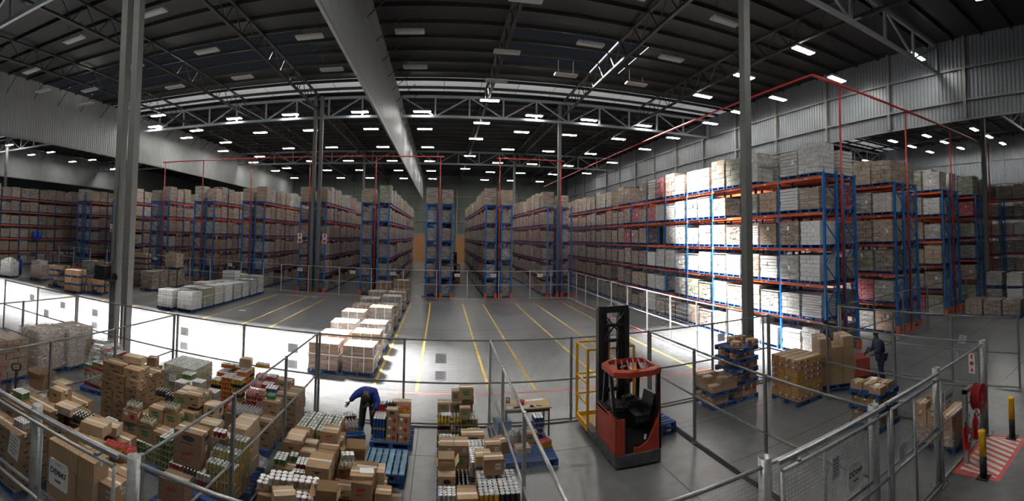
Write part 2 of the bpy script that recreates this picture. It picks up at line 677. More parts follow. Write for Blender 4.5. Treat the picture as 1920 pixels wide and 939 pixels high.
curtain('wall_left', -30.8, 6, 90, CEIL_LOW, ROOF - .1, M['clad'], 1)
curtain('wall_far_left', -60, 6, 90, CEIL_LOW, ROOF - .1, M['clad'], 1)
wm = curtain('wall_middle', -3.8, 12, 90, CEIL_LOW, ROOF - .1, M['clad'], 1)
wr = curtain('wall_right', 25.5, 2, 90, CEIL_LOW - .05, ROOF - .1, M['clad2'], -1)
cb = MB()
cb.box(-.14, -.1, CEIL_LOW, 0, .1, ROOF - .1)
cbm = cb.mesh('wall_post', [M['column']])
for k in range(15):
    put('wall_post', cbm, wr, (25.42, 5.5 + 5.6 * k, 0))
for z in (13.2, 15.2):
    b = MB()
    b.box(25.30, 2, z - .06, 25.42, 90, z + .06)
    put('girt', (b, M['column']), wr)
sb = MB()
sb.tube((0, 0, 15.6), (1.5, 0, 17.0), .03, 4, smooth=False)
sbm = sb.mesh('curtain_strut', [M['purlin']])
for wx, wo in ((-30.8, 'wall_left'), (-60, 'wall_far_left'), (-3.8, 'wall_middle')):
    for k in range(26):
        put('curtain_strut', sbm, bpy.data.objects[wo], (wx + .05, 10 + 2.8 * k, 0))
wf = curtain('wall_far_right', 55, -4, 90, 0, ROOF, M['clad2'], -1)
for k in range(12):
    put('wall_post', cbm, wf, (54.95, 5 + 7 * k, 0))
for z in (11.2, 14.2):
    b = MB()
    b.box(54.8, -4, z - .06, 54.95, 90, z + .06)
    put('girt', (b, M['column']), wf)
curtain('wall_outer_left', -74.5, -4, 90, 0, ROOF, M['clad2'], 1)
wb = bpy.data.objects.new('wall_back', None)
wb['kind'] = 'structure'
COL.objects.link(wb)
bw = corrugated(6.0, 0, ROOF, .3)
bwm = bw.mesh('cladding_sheet', [M['backwall']])
for k in range(22):
    put('cladding_sheet', bwm, wb, (-72 + 6 * k, 91, 0))
for z in (3.0, 5.5, 8.0, 10.5, 13):
    b = MB()
    b.box(-72, 90.78, z - .1, 60, 90.9, z + .1)
    put('girt', (b, M['column']), wb)
for x in (-9, -3, 3, 9, 15):
    b = MB()
    b.box(x - .15, 90.6, 0, x + .15, 90.88, 14)
    put('wall_post', (b, M['column']), wb)
dk = 1
for x in (-4.6, 4.2):
    d = MB()
    d.box(x - 1.3, 90.55, 0, x + 1.3, 90.75, 5.2)
    o = put('door_%d' % dk, (d, M['door_brown']), kind='structure')
    e = MB()
    e.box(x - 1.45, 90.5, 0, x - 1.3, 90.78, 5.4)
    e.box(x + 1.3, 90.5, 0, x + 1.45, 90.78, 5.4)
    e.box(x - 1.45, 90.5, 5.2, x + 1.45, 90.78, 5.4)
    put('door_frame', (e, M['column']), o)
    dk += 1
ff = MB()
ff.box(XL, YF - .1, 0, XR, YF, ROOF)
put('wall_front', (ff, M['clad2']), kind='structure')

# ------------------------------------------------------------------ ceiling lights
lm = MB()
lm.box(-.75, -.24, .03, .75, .24, .13)
lbody = lm.mesh('housing', [M['lamp_body']])
lm = MB()
lm.box(-.70, -.20, 0, .70, .20, .03)
ldiff = lm.mesh('diffuser', [M['lamp']])
lm = MB()
lm.tube((0, 0, .13), (0, 0, 1.0), .012, 4)
lrod = lm.mesh('hanger', [M['purlin']])
KS = 1.4615
cols = [(-19.3, 'm'), (-13.0, 'm'), (-9.2, 'm'), (-4.9, 'm'), (-1.25, 'm'), (5.3, 'm'), (8.7, 'm'), (12.4, 'm'), (-17.2, 'a'), (2.4, 'a'), (15.8, 'a'),
        (29.3, 'r'), (32.2, 'r'), (35.3, 'r'), (-35.4, 'l'), (-38.6, 'l')]
rows = {'m': (1.6, 5.0, 12, 15.7, 19.1, 26.0, 30.3, 36.6, 43.5, 50, 57), 'a': (9, 13.2, 17.2, 20.5, 23.5, 28.3, 33.0, 40.2, 48.0),  # first two main rows hang unseen overhead, added to light the foreground
        'r': (7, 12.2, 16.0, 19.0, 26.0), 'l': (25, 30.2, 36.3, 43.6)}
rname = {'m': 'main', 'a': 'girder', 'r': 'right hall', 'l': 'left hall'}
for ci, (cx, kd) in enumerate(sorted(cols)):
    for ri, ry in enumerate(rows[kd]):
        t = thing('ceiling_light', 'flat white ceiling light, %s row out, %s line of lights from the left' % (ORD[ri + 1], ORD[ci + 1]), 'light',
                  (cx * KS, ry * KS, 15.55), 0, 'ceiling lights')
        put('housing', lbody, t)
        o = put('diffuser', ldiff, t)
        if (kd == 'm' and ry < 2 and not -10 < cx < -1) or (kd == 'm' and ry == 5.0 and cx < -10) or (kd == 'm' and 11 < ry < 20 and cx < 12) or (kd == 'a' and ry < 21 and cx < 15):
            own_mat(o, M['lamp_off'])             # lights left unlit to keep the roof and the sides darker
        put('hanger', lrod, t, (-.5, 0, 0))
        put('hanger', lrod, t, (.5, 0, 0))

# ------------------------------------------------------------------ columns
cme = MB()
cme.box(-.13, -.20, 0, .13, -.18, 1)
cme.box(-.13, .18, 0, .13, .20, 1)
cme.box(-.012, -.18, 0, .012, .18, 1)
cbox = MB()
cbox.box(-.14, -.16, 0, .14, .16, ROOF - .3)
cbm = cbox.mesh('column_shaft', [M['column']])
cpl = MB()
cpl.box(-.28, -.28, 0, .28, .28, .03)
for q in ((-.2, -.2), (.2, -.2), (.2, .2), (-.2, .2)):
    cpl.tube((q[0], q[1], .03), (q[0], q[1], .08), .025, 6)
cplm = cpl.mesh('base_plate', [M['column']])
for x, y, l in ((-11.12, 12.95, 'left one of the twin grey steel columns near the floor patch of sun'), (-10.55, 12.95, 'right one of the twin grey steel columns near the floor patch of sun'),
                (-11.02, 37.8, 'left one of the twin grey columns at the front of the far racks'), (-10.45, 37.8, 'right one of the twin grey columns at the front of the far racks'),
                (10.26, 12.95, 'single tall grey steel column in front of the sunlit right rack'), (10.12, 38.4, 'single grey column among the far racks right of centre'),
                (31.70, 12.5, 'grey column with red riser pipe in the right hall'), (10.12, 63.3, 'far grey column rising behind the racks right of centre'),
                (-11.1, 63.3, 'far grey column behind the racks left of centre'),
                (-53, 37.0, 'grey column rising behind the racks at the far left')):
    t = thing('steel_column', l, 'column', (x, y, 0), 0, 'roof columns')
    put('column_shaft', cbm, t)
    put('base_plate', cplm, t)

# ------------------------------------------------------------------ pallet racks
LEV = [1.526, 3.07, 4.615, 6.16, 7.704]
BAY = 2.755
FH = 7.87
up = MB()
up.box(-.05, -.05, 0, .05, -.04, FH)
up.box(-.05, .04, 0, .05, .05, FH)
up.box(-.05, -.05, 0, -.04, .05, FH)
upm = up.mesh('upright', [M['blue']])
up = MB()
up.box(-.07, -.07, 0, .07, .07, 2.4)
upr = up.mesh('upright_sleeve', [M['blue']])
gd = MB()
gd.box(-.10, -.10, 0, .10, -.06, .42)
gd.box(-.10, -.06, 0, -.07, .10, .42)
gd.box(.07, -.06, 0, .10, .10, .42)
gdm = gd.mesh('post_guard', [M['guard']])
bm_ = MB()
bm_.box(-.025, .05, -.13, .025, BAY - .05, 0)
beamm = bm_.mesh('beam', [M['orange']])
tagm = MB()
tagm.box(-.028, .9, -.09, .028, 1.05, -.04)
tagme = tagm.mesh('beam_label', [M['white']])


def brace_mesh(d):
    b = MB()
    z, k = .35, 0
    b.bar((0, 0, .3), (d, 0, .3), .045, .03)
    while z + .9 < FH - .1:
        a, c = ((0, d) if k % 2 == 0 else (d, 0))
        b.bar((a, 0, z), (c, 0, z + .9), .045, .03)
        z += .9
        k += 1
    b.bar((0, 0, FH - .25), (d, 0, FH - .25), .045, .03)
    return b.mesh('frame_brace', [M['blue']])


braces = {}
RACKS = []


def rack(x0, x1, y0, nb, label, face, nfr=4, nbm=2, show=None, hide_low=()):
    """one single-depth rack run along y; face = -1 when its loads are seen from -x, +1 from +x"""
    t = thing('pallet_rack', label, 'rack', (x0, y0, 0), 0, 'blue and orange pallet racks')
    d = x1 - x0
    key = round(d, 2)
    if key not in braces:
        braces[key] = brace_mesh(d)
    far = MB()
    for i in range(nb + 1):
        y = i * BAY
        if i < nfr:
            for xx in (0, d):
                put('upright', upm, t, (xx, y, 0))
            put('frame_brace', braces[key], t, (0, y, 0))
            for xx in (0, d):
                if i == 0:
                    put('upright_sleeve', upr, t, (xx, y, 0))
                    put('post_guard', gdm, t, (xx, y - .05, 0))
        else:
            for xx in (0, d):
                far.box(xx - .05, y - .05, 0, xx + .05, y + .05, FH)
    if far.v:
        stuff(put('uprights', (far, M['blue']), t))
    farb = MB()
    for i in range(nb):
        for z in LEV:
            for k, xx in enumerate((-.03, d + .03)):
                if i < nbm:
                    o = put('beam', beamm, t, (xx, i * BAY, z))
                    if (face < 0) == (k == 0) and abs(x0) < 22:
                        put('beam_label', tagme, o)
                else:
                    farb.box(xx - .025, i * BAY + .05, z - .13, xx + .025, i * BAY + BAY - .05, z)
    if farb.v:
        stuff(put('beams', (farb, M['orange']), t))
    RACKS.append(dict(x0=x0, x1=x1, y0=y0, nb=nb, face=face, label=label, show=show or nb))


rack(14.30, 15.14, 12.82, 22, 'near right rack with its long sunlit face towards the open floor', -1, nfr=14, nbm=13)
rack(15.57, 16.42, 12.82, 22, 'right rack standing back to back behind the sunlit rack', 1, nfr=3, nbm=2, show=2)
rack(19.78, 20.62, 12.82, 5, 'first rack past the sunlit one in the right hall, red wrapped load on it', -1, nfr=3, nbm=3, show=3)
rack(21.15, 21.97, 12.82, 5, 'rack back to back behind the first right hall rack', 1, nfr=2, nbm=1, show=1)
rack(25.26, 26.12, 12.82, 5, 'second double rack of the right hall, nearer half', -1, nfr=3, nbm=3, show=3)
rack(26.62, 27.4, 12.82, 5, 'second double rack of the right hall, farther half', 1, nfr=2, nbm=1, show=1)
rack(30.60, 31.4, 12.82, 5, 'third double rack of the right hall, nearer half', -1, nfr=3, nbm=3, show=3)
rack(32.0, 32.8, 12.82, 4, 'third double rack of the right hall, farther half', 1, nfr=2, nbm=1, show=2)
rack(36.0, 36.8, 12.82, 7, 'fourth rack of the right hall by the far cladding wall', -1, nfr=3, nbm=7, show=6)
rack(37.3, 38.1, 8.0, 7, 'rearmost partly empty rack of the right hall', -1, nfr=7, nbm=7, show=0)
FARY = 38.2
for nm, xa, xb in (('straight ahead just left of centre', -1.25, .87), ('first right of the centre aisle', 3.75, 5.92), ('second right of the centre aisle', 9.05, 11.2),
                   ('first left of centre', -6.75, -4.45), ('behind the twin far columns', -12.25, -9.95), ('third left of centre', -17.85, -15.7),
                   ('fourth left of centre', -23.05, -20.9), ('fifth left of centre', -28.3, -26.15), ('sixth left of centre', -33.7, -31.55), ('seventh left of centre', -39.3, -37.1)):
    md = (xa + xb) / 2
    rack(xa, xa + .86, FARY, 12, 'left half of the far double rack %s' % nm, -1, nfr=3, nbm=1, show=(12 if xa > 0 else 1))
    rack(xb - .86, xb, FARY, 12, 'right half of the far double rack %s' % nm, 1, nfr=3, nbm=1, show=(12 if xa < 0 else 1))
rack(-43.6, -42.75, 23.85, 8, 'long rack face at the far left with blue drums on a beam', 1, nfr=9, nbm=8)


# ------------------------------------------------------------------ pallet loads in the racks
def pallet_mesh():
    b = MB()
    for i in range(3):
        y = -.45 + i * .45
        b.box(-.6, y - .05, 0, .6, y + .05, .022)
        for j in range(3):
            x = -.55 + j * .55
            b.box(x - .05, y - .05, .022, x + .05, y + .05, .1)
    for j in range(3):
        x = -.55 + j * .55
        b.box(x - .05, -.5, .1, x + .05, .5, .122)
    for i in range(7):
        y = -.45 + i * .15
        b.box(-.6, y - .05, .122, .6, y + .05, .144)
    return b


palm = pallet_mesh().mesh('pallet', [M['pal_blue']])


def goods_mesh(nx, ny, nz, gap, jit, cap=False, seed=0):
    """a unit stack of cartons, 1.16 x .98 x 1, each carton with its own edges"""
    rg = random.Random(seed)
    b = MB()
    W, D = 1.16, .98
    for k in range(nz):
        a, c = (nx, ny) if k % 2 == 0 else (max(1, nx - 1), ny + (1 if nx > 2 else 0))
        for i in range(a):
            for j in range(c):
                if 0 < i < a - 1 and 0 < j < c - 1 and k < nz - 1:
                    continue
                ox, oy = rg.uniform(-jit, jit), rg.uniform(-jit, jit)
                b.box(-W / 2 + W * i / a + gap + ox, -D / 2 + D * j / c + gap + oy, k / nz + gap * .4,
                      -W / 2 + W * (i + 1) / a - gap + ox, -D / 2 + D * (j + 1) / c - gap + oy, (k + 1) / nz - gap * .4, skip='b')
    if cap:
        b.box(-W / 2 - .015, -D / 2 - .015, .985, W / 2 + .015, D / 2 + .015, 1.0)
    return b


GOODS = [goods_mesh(3, 2, 5, .010, .010, seed=1), goods_mesh(3, 3, 6, .009, .010, seed=2), goods_mesh(2, 2, 4, .011, .012, seed=3), goods_mesh(4, 3, 8, .008, .008, seed=4),
         goods_mesh(1, 1, 9, .016, .014, True, seed=5), goods_mesh(4, 3, 10, .007, .012, True, seed=6), goods_mesh(3, 3, 5, .010, .016, seed=7), goods_mesh(1, 1, 7, .020, .024, seed=8)]
GOODS = [g.mesh('goods', [LOADM[0]]) for g in GOODS]
lab = MB()
lab.box(-.07, -.003, -.09, .07, 0, .09)
labm = lab.mesh('load_label', [M['paper']])

CAND = []
rl = random.Random(21)
SIDES = ('the near right rack', )
for ri, R in enumerate(RACKS):
    xc = (R['x0'] + R['x1']) / 2
    for i in range(min(R['nb'], R['show'])):
        for s in range(2):
            yc = R['y0'] + BAY * i + (.73 if s == 0 else 2.03)
            for lv in range(6):
                if rl.random() < (.03 if lv < 5 else .07) and not (i == 0 and lv > 0):
                    continue
                if any(abs(xc - cx_) < .85 and abs(yc - cy_) < .95 for cx_, cy_ in ((10.12, 38.4), (10.12, 63.3), (-11.1, 63.3))):
                    continue
                if ri == 8 and rl.random() < .3:
                    continue
                z = 0 if lv == 0 else LEV[lv - 1]
                h = rl.uniform(.90, 1.15) if lv < 5 else rl.uniform(1.05, 1.5)
                if lv == 0:
                    h = rl.uniform(.75, 1.2)
                d2 = xc * xc + yc * yc
                # is it hidden behind the neighbouring run
                vis = 1.0
                CAND.append((h / d2 * (1 + .6 * abs(xc) / math.sqrt(d2)) * vis, ri, i, s, lv, xc, yc, z, h))
CAND.sort(key=lambda c: -c[0])
far_loads = [MB(), MB(), MB(), MB()]
PLACE = {}
for n, (pr, ri, i, s, lv, xc, yc, z, h) in enumerate(CAND):
    R = RACKS[ri]
    w = rl.choices(range(9), (30, 22, 14, 12, 8, 1.5, 4, 6, 5))[0]
    if ri == 0 and yc < 30 and rl.random() < .45:
        w = rl.choice((3, 6, 2, 3))
    if ri == 2 and i == 0 and lv == 1 and s == 1:
        w = 5
    xo = xc + (-.04 if R['face'] < 0 else .04) + rl.uniform(-.03, .03)
    if n < 300:
        lvn = 'on the floor' if lv == 0 else 'on %s beam' % ORD[lv]
        key = R['label']
        pos = '%s from the near end' % ORD[2 * i + s + 1]
        short = {0: 'near right rack', 1: 'rack behind near right rack', 2: 'first right hall rack', 3: 'back of first right hall rack', 4: 'second right hall rack',
                 5: 'back of second right hall rack', 6: 'third right hall rack', 7: 'back of third right hall rack', 8: 'fourth right hall rack'}.get(ri)
        if short is None:
            if ri == len(RACKS) - 1:
                short = 'far left rack'
            else:
                q = (ri - 10) // 2
                short = '%s half, %s' % (('left', 'right')[(ri - 10) % 2], ('centre rack', 'first right rack', 'second right rack', 'first left rack', 'twin column rack', 'third left rack',
                                                                          'fourth left rack', 'fifth left rack', 'sixth left rack', 'seventh left rack')[q])
        t = thing('pallet_load', '%s load %s, %s, %s' % (LOADN[w], lvn, short, pos.replace(' from the near end', ' from near end')), 'pallet load', (xo, yc, z), math.pi / 2, 'pallet loads stored in the racks')
        put('pallet', palm, t)
        gi = rl.choice((4, 5, 7, 1) if w in (3, 6) else (0, 1, 2, 3, 6, 0, 5))
        g = stuff(put('goods', GOODS[gi], t, (0, 0, .144)))
        g.scale = (rl.uniform(.98, 1.06), rl.uniform(1.0, 1.08), h)
        own_mat(g, LOADM[w])
        if rl.random() < .4 and yc < 45:
            sgn = 1 if R['face'] < 0 else -1
            q = put('load_label', labm, t, (rl.uniform(-.3, .3), sgn * (.49 * g.scale[1] + .012), .144 + h * rl.uniform(.45, .8)), 0 if sgn < 0 else math.pi)
    else:
        b = far_loads[w % 4]
        nl = 4
        for k in range(nl):
            e = .01 * ((k * 7 + n) % 3)
            b.box(xo - .5 + e, yc - .6 + e, z + .144 + h * k / nl, xo + .5 - e, yc + .6 - e, z + .144 + h * (k + 1) / nl - .01, w % 4, skip='b')
        b.box(xo - .5, yc - .6, z + .02, xo + .5, yc + .6, z + .14, 4)
allb = MB()
for b in far_loads:
    k = len(allb.v)
    allb.v += b.v
    allb.f += [tuple(i + k for i in q) for q in b.f]
    allb.m += b.m
    allb.sm += b.sm
o = put('distant_pallet_loads', (allb, [LOADM[0], LOADM[1], LOADM[2], LOADM[7], M['pal_blue']]))
tag(o, 'tan and grey pallet loads filling the deeper bays of the far racks', 'pallet loads')
o['kind'] = 'stuff'


# ------------------------------------------------------------------ mesh fences
WIRES = {}


def wire_mesh(L, h, sp):
    k = (round(L, 2), round(h, 2), sp)
    if k not in WIRES:
        b = MB()
        r = .001
        n = max(1, int(L / sp))
        for i in range(1, n):
            x = L * i / n
            b.tube((x, 0, 0), (x, 0, h), r, 3, caps=False, smooth=False)
        n = int(h / sp)
        for i in range(1, n):
            z = h * i / n
            b.tube((0, .004, z), (L, .004, z), r, 3, caps=False, smooth=False)
        WIRES[k] = b.mesh('wire_mesh', [M['wire']])
    return WIRES[k]


def fence(label, pts, h=2.3, mid=1.15, sp=.055, base=True, post=.03, m='galvd', name='mesh_fence', rail=.024, skip_posts=(), wires=True, low=.06, group='galvanised mesh cage fences'):
    t = thing(name, label, 'fence', (pts[0][0], pts[0][1], 0), 0, group)
    x0, y0 = pts[0]
    pb = MB()
    pb.box(-post, -post, 0, post, post, h + .03)
    pm = pb.mesh('post', [M[m]])
    fb = MB()
    fb.box(-.07, -.07, 0, .07, .07, .012)
    fm = fb.mesh('foot_plate', [M[m]])
    for i, p in enumerate(pts):
        if i not in skip_posts:
            o = put('post', pm, t, (p[0] - x0, p[1] - y0, 0))
            put('foot_plate', fm, o)
    for i in range(len(pts) - 1):
        a, b = pts[i], pts[i + 1]
        L = math.hypot(b[0] - a[0], b[1] - a[1])
        ang = math.atan2(b[1] - a[1], b[0] - a[0])
        for nm, z in (('top_rail', h), ('mid_rail', mid), ('bottom_rail', low)):
            if z is None:
                continue
            rb = MB()
            rb.tube((0, 0, 0), (L, 0, 0), rail, 8)
            put(nm, (rb, M[m]), t, (a[0] - x0, a[1] - y0, z), ang)
        if wires:
            stuff(put('wire_mesh', wire_mesh(L, h - low, sp), t, (a[0] - x0, a[1] - y0, low), ang))
    return t


P = 2.375
bx = [-17.6, -15.15, -12.7, -10.4, -8.06, -5.69, -3.34, -.95, 1.39, 3.70, 6.13, 8.46, 10.87]
fence('long back fence of the picking cages facing the open floor', [(x, 12.58) for x in bx])
fence('cage divider fence between the far left and second cage', [(-12.7, y) for y in (4.48, 7.2, 9.9, 12.5)])
fence('cage divider fence left of the brown carton tower', [(-8.15, y) for y in (4.48, 7.25, 9.6, 12.5)])
fence('cage divider fence left of the stacks around the stooping man', [(-3.4, y) for y in (4.6, 7.2, 9.9, 12.5)])
fence('cage divider fence beside the work table', [(1.39, y) for y in (4.48, 7.38, 9.95, 12.5)], m='galv')
fence('cage divider fence right of the red reach truck', [(6.15, y) for y in (4.6, 7.23, 9.98, 12.5)])
fence('fence on the right edge of the cages beside the aisle', [(10.87, y) for y in (4.6, 7.19, 9.72, 12.5)])
fence('white railed fence along the aisle in front of the sunlit rack', [(10.75, y) for y in (12.7, 14.9, 17.2, 19.6, 22.2, 24.9, 27.5, 30.1, 32.8, 35.2, 37.4)], m='rail_white', sp=.19, group='white railed floor fences', mid=1.1)
fence('white railed fence in front of the far racks', [(x, 37.5) for x in (-41.5, -38.9, -36.2, -33.6, -30.9, -28.2, -25.6, -22.9, -20.67, -17.47, -15.3, -13.6, -11.14, -8.43, -5.7, -3.06, -.32, 2.2, 4.8, 7.4, 9.2, 10.75)], m='rail_white', sp=.3, wires=False,
      group='white railed floor fences')
fence('fence along the far side of the right aisle', [(14.15, y) for y in (4.6, 7.0, 9.4, 11.9)], sp=.06)
fence('fence in front of the right hall racks', [(x, 12.0) for x in (14.15, 16.6, 19.0, 21.5, 24.0, 26.6, 29.2, 31.8, 34.4, 37)], sp=.1)

# ------------------------------------------------------------------ more materials
M['card'] = mat('kraft_cardboard', (.37, .24, .135), .75, var=.08, rnd=.16, scale=5)
M['card_dark'] = mat('brown_cardboard', (.275, .168, .09), .75, var=.08, rnd=.14, scale=5)
M['card_light'] = mat('pale_cardboard', (.50, .365, .235), .75, var=.06, rnd=.10, scale=5)
M['card_in'] = mat('carton_inside', (.24, .15, .08), .85)
M['tape'] = mat('packing_tape', (.72, .66, .56), .25)
M['green'] = mat('green_print', (.02, .20, .075), .7)
M['redink'] = mat('red_print', (.45, .02, .025), .7)
M['yellow_print'] = mat('yellow_print', (.62, .40, .03), .6)
M['signwhite'] = mat('white_sign_sheet', (.88, .88, .88), .5)
M['greenlid'] = mat('teal_cap', (.015, .17, .13), .4)
M['lid'] = mat('pale_lid', (.72, .74, .76), .35, metal=.2)
M['whitelid'] = mat('white_lid', (.85, .84, .84), .4)
M['pinklid'] = mat('pink_rim', (.50, .10, .14), .4)
M['olive'] = mat('olive_jar', (.30, .27, .09), .3, var=.25, scale=12)
M['mustard'] = mat('yellow_can_label', (.58, .34, .04), .4, var=.3, scale=14)
M['orangecan'] = mat('orange_can_label', (.55, .15, .025), .4, var=.35, scale=14)
M['darkcan'] = mat('black_can_label', (.03, .03, .035), .35, var=.5, scale=14)
M['redcan'] = mat('red_can_label', (.42, .02, .03), .35, var=.4, scale=14)
M['pinkcan'] = mat('pink_bottle', (.62, .22, .27), .35, var=.3, scale=14)
M['greycan'] = mat('silver_grey_bottle', (.42, .43, .42), .35, var=.3, scale=14)
M['creambottle'] = mat('cream_bottle', (.60, .52, .40), .4, var=.4, scale=16)
M['bluecan'] = mat('blue_can_label', (.025, .09, .30), .35, var=.4, scale=14)
M['oil'] = mat('yellow_oil_bottle', (.60, .42, .06), .2, var=.2, scale=10)
M['greencan'] = mat('green_can_label', (.10, .22, .06), .4, var=.5, scale=14)
M['tray'] = mat('tray_cardboard', (.30, .19, .10), .75, var=.1, rnd=.1)
M['truck_red'] = mat('worn_truck_red', (.36, .045, .022), .5, var=.25, scale=3, bump=.05)
M['truck_black'] = mat('truck_black', (.014, .014, .015), .4, var=.3, scale=6)
M['skirt'] = mat('scuffed_black_skirt', (.065, .067, .07), .55, var=.7, scale=4)
M['cage_yellow'] = mat('cage_yellow_paint', (.72, .36, .015), .45, var=.12, scale=4)
M['seat'] = mat('black_vinyl', (.012, .012, .013), .32)
M['rubber'] = mat('rubber', (.02, .02, .02), .8)
M['amber'] = mat('amber_lens', (.85, .22, .01), .2)
M['bollard_y'] = mat('bollard_yellow', (.78, .43, .01), .5)
M['wood'] = mat('plywood_top', (.46, .31, .13), .6, var=.15, scale=3, stretch=(1, 8, 1))
M['film'] = film_mat('clear_stretch_film', .22)
M['film2'] = film_mat('crumpled_film', .27)
M['bluecloth'] = mat('blue_overall', (.018, .05, .30), .85, var=.2, scale=9)
M['navycloth'] = mat('navy_overall', (.014, .022, .075), .85, var=.2, scale=9)
M['greycloth'] = mat('dark_grey_trousers', (.045, .048, .05), .85, var=.2, scale=9)
M['palecloth'] = mat('pale_grey_cloth', (.42, .43, .45), .85, var=.15, scale=9)
M['jeans'] = mat('light_blue_trousers', (.22, .32, .45), .85, var=.15, scale=9)
M['skin'] = mat('dark_skin', (.10, .05, .03), .55)
M['hair'] = mat('black_hair', (.008, .007, .006), .8)
M['silver_strap'] = mat('pale_strap', (.62, .64, .62), .35)
M['hose'] = mat('dark_red_hose', (.30, .015, .02), .5)
M['bluelabel'] = mat('blue_label', (.03, .07, .40), .5)
M['drum'] = mat('blue_drum', (.012, .05, .45), .35)

CM = {'k': M['card'], 'd': M['card_dark'], 'l': M['card_light']}
_c = {}


def cached(key, fn):
    if key not in _c:
        _c[key] = fn()
    return _c[key]


# ------------------------------------------------------------------ cartons
def carton_mesh(w, d, h, col):
    def mk():
        b = MB()
        b.box(-w / 2, -d / 2, 0, w / 2, d / 2, h, skip='t')
        for y0, y1 in ((-d / 2, -.003), (.003, d / 2)):
            b.box(-w / 2, y0, h - .003, w / 2, y1, h, skip='b')
        return b.mesh('carton', [CM[col]])
    return cached(('c', round(w, 3), round(d, 3), round(h, 3), col), mk)


def tape_mesh(w, d, h):
    def mk():
        b = MB()
        t = min(.03, d * .09)
        b.box(-w / 2 - .0015, -t, h, w / 2 + .0015, t, h + .0015)
        b.box(-w / 2 - .0015, -t, h * .72, -w / 2, t, h)
        b.box(w / 2, -t, h * .72, w / 2 + .0015, t, h)
        return b.mesh('tape', [M['tape']])
    return cached(('t', round(w, 3), round(d, 3), round(h, 3)), mk)


def print_mesh(w, d, h, st):
    def mk():
        b = MB()
        mi = {'arrow': M['ink'], 'oval': M['ink'], 'green': M['green'], 'diamond': M['redink'], 'red': M['redink'], 'bar': M['paper'], 'yel': M['yellow_print']}[st]
        for n, (dx, dy, L) in enumerate(((0, -1, w), (1, 0, d), (0, 1, w), (-1, 0, d))):
            off = (d if dx == 0 else w) / 2 + .0015
            ux, uy = -dy, dx

            def P(u, v):
                return (ux * u + dx * off, uy * u + dy * off, v)
            if st == 'arrow':
                s = L * .20
                b.face([P(-s, h * .76), P(-s * .3, h * .62), P(0, h * .55), P(s * .3, h * .62), P(s, h * .76), P(0, h * .72)])
                b.face([P(L * .05, h * .16), P(L * .38, h * .16), P(L * .38, h * .28), P(L * .05, h * .28)])
            elif st == 'oval':
                b.face([P(L * .02 + L * .22 * math.cos(a), h * .55 + h * .22 * math.sin(a)) for a in [2 * math.pi * i / 14 for i in range(14)]])
                b.face([P(-L * .25, h * .14), P(L * .18, h * .14), P(L * .18, h * .20), P(-L * .25, h * .20)])
            elif st == 'green':
                for k, (a, c) in enumerate(((-.28, .16), (-.22, .24))):
                    v = h * (.60 - .2 * k)
                    b.face([P(L * a, v), P(L * c, v + h * .03), P(L * c, v + h * .17), P(L * a, v + h * .14)])
            elif st == 'diamond':
                s = min(L, h) * .26
                c = L * .18
                b.face([P(c - s, h * .5), P(c, h * .5 - s * 1.25), P(c + s, h * .5), P(c, h * .5 + s * 1.25)])
                b.face([P(-L * .36, h * .56), P(-L * .12, h * .56), P(-L * .12, h * .84), P(-L * .36, h * .84)], 1)
            elif st == 'red':
                b.face([P(-L * .2, h * .5), P(L * .2, h * .62), P(L * .2, h * .76), P(-L * .2, h * .64)])
                b.face([P(-L * .28, h * .28), P(L * .1, h * .28), P(L * .1, h * .34), P(-L * .28, h * .34)])
            elif st == 'yel':
                b.face([P(-L * .42, h * .2), P(L * .42, h * .2), P(L * .42, h * .8), P(-L * .42, h * .8)])
                for k in range(3):
                    c = L * (-.28 + .28 * k)
                    b.face([(p[0] + dx * .001, p[1] + dy * .001, p[2]) for p in (P(c - L * .05, h * .3), P(c + L * .05, h * .3), P(c + L * .05, h * .7), P(c - L * .05, h * .7))], 3)
            elif st == 'bar':
                a, c, lo, hi = L * .08, L * .34, h * .38, h * .74
                b.face([P(a, lo), P(c, lo), P(c, hi), P(a, hi)])
                off2 = .001
                for k in range(5):
                    u = a + (c - a) * (.12 + .17 * k)
                    q = [P(u, lo + h * .05), P(u + (c - a) * (.07 if k % 2 else .11), lo + h * .05), P(u + (c - a) * (.07 if k % 2 else .11), hi - h * .05), P(u, hi - h * .05)]
                    b.face([(p[0] + dx * off2, p[1] + dy * off2, p[2]) for p in q], 2)
        return b.mesh('print', [mi, M['paper'], M['ink'], M['redink']])
    return cached(('p', round(w, 3), round(d, 3), round(h, 3), st), mk)


STN = {'arrow': 'arrow-printed', 'oval': 'oval-printed', 'green': 'green-printed', 'diamond': 'red-diamond', 'red': 'red-printed', 'bar': 'barcoded', 'yel': 'yellow-banded', '': 'plain'}


def carton(label, x, y, z, w, d, h, rz=0., st='', col='k', tape=True, group=None):
    o = tag(put('carton', carton_mesh(w, d, h, col), None, (x, y, z), rz), label, 'carton', group)
    if tape:
        put('tape', tape_mesh(w, d, h), o)
    if st:
        stuff(put('print', print_mesh(w, d, h, st), o))
    return o


TIER = ['bottom tier', 'second tier', 'third tier', 'fourth tier', 'fifth tier', 'sixth tier', 'seventh tier', 'eighth tier', 'ninth tier']


def nth(i, n, a, b, mid='middle'):
    if n == 1:
        return ''
    if i == 0:
        return a
    if i == n - 1:
        return b
    if n == 3:
        return mid
    return '%s from %s' % (ORD[i + 1], a)


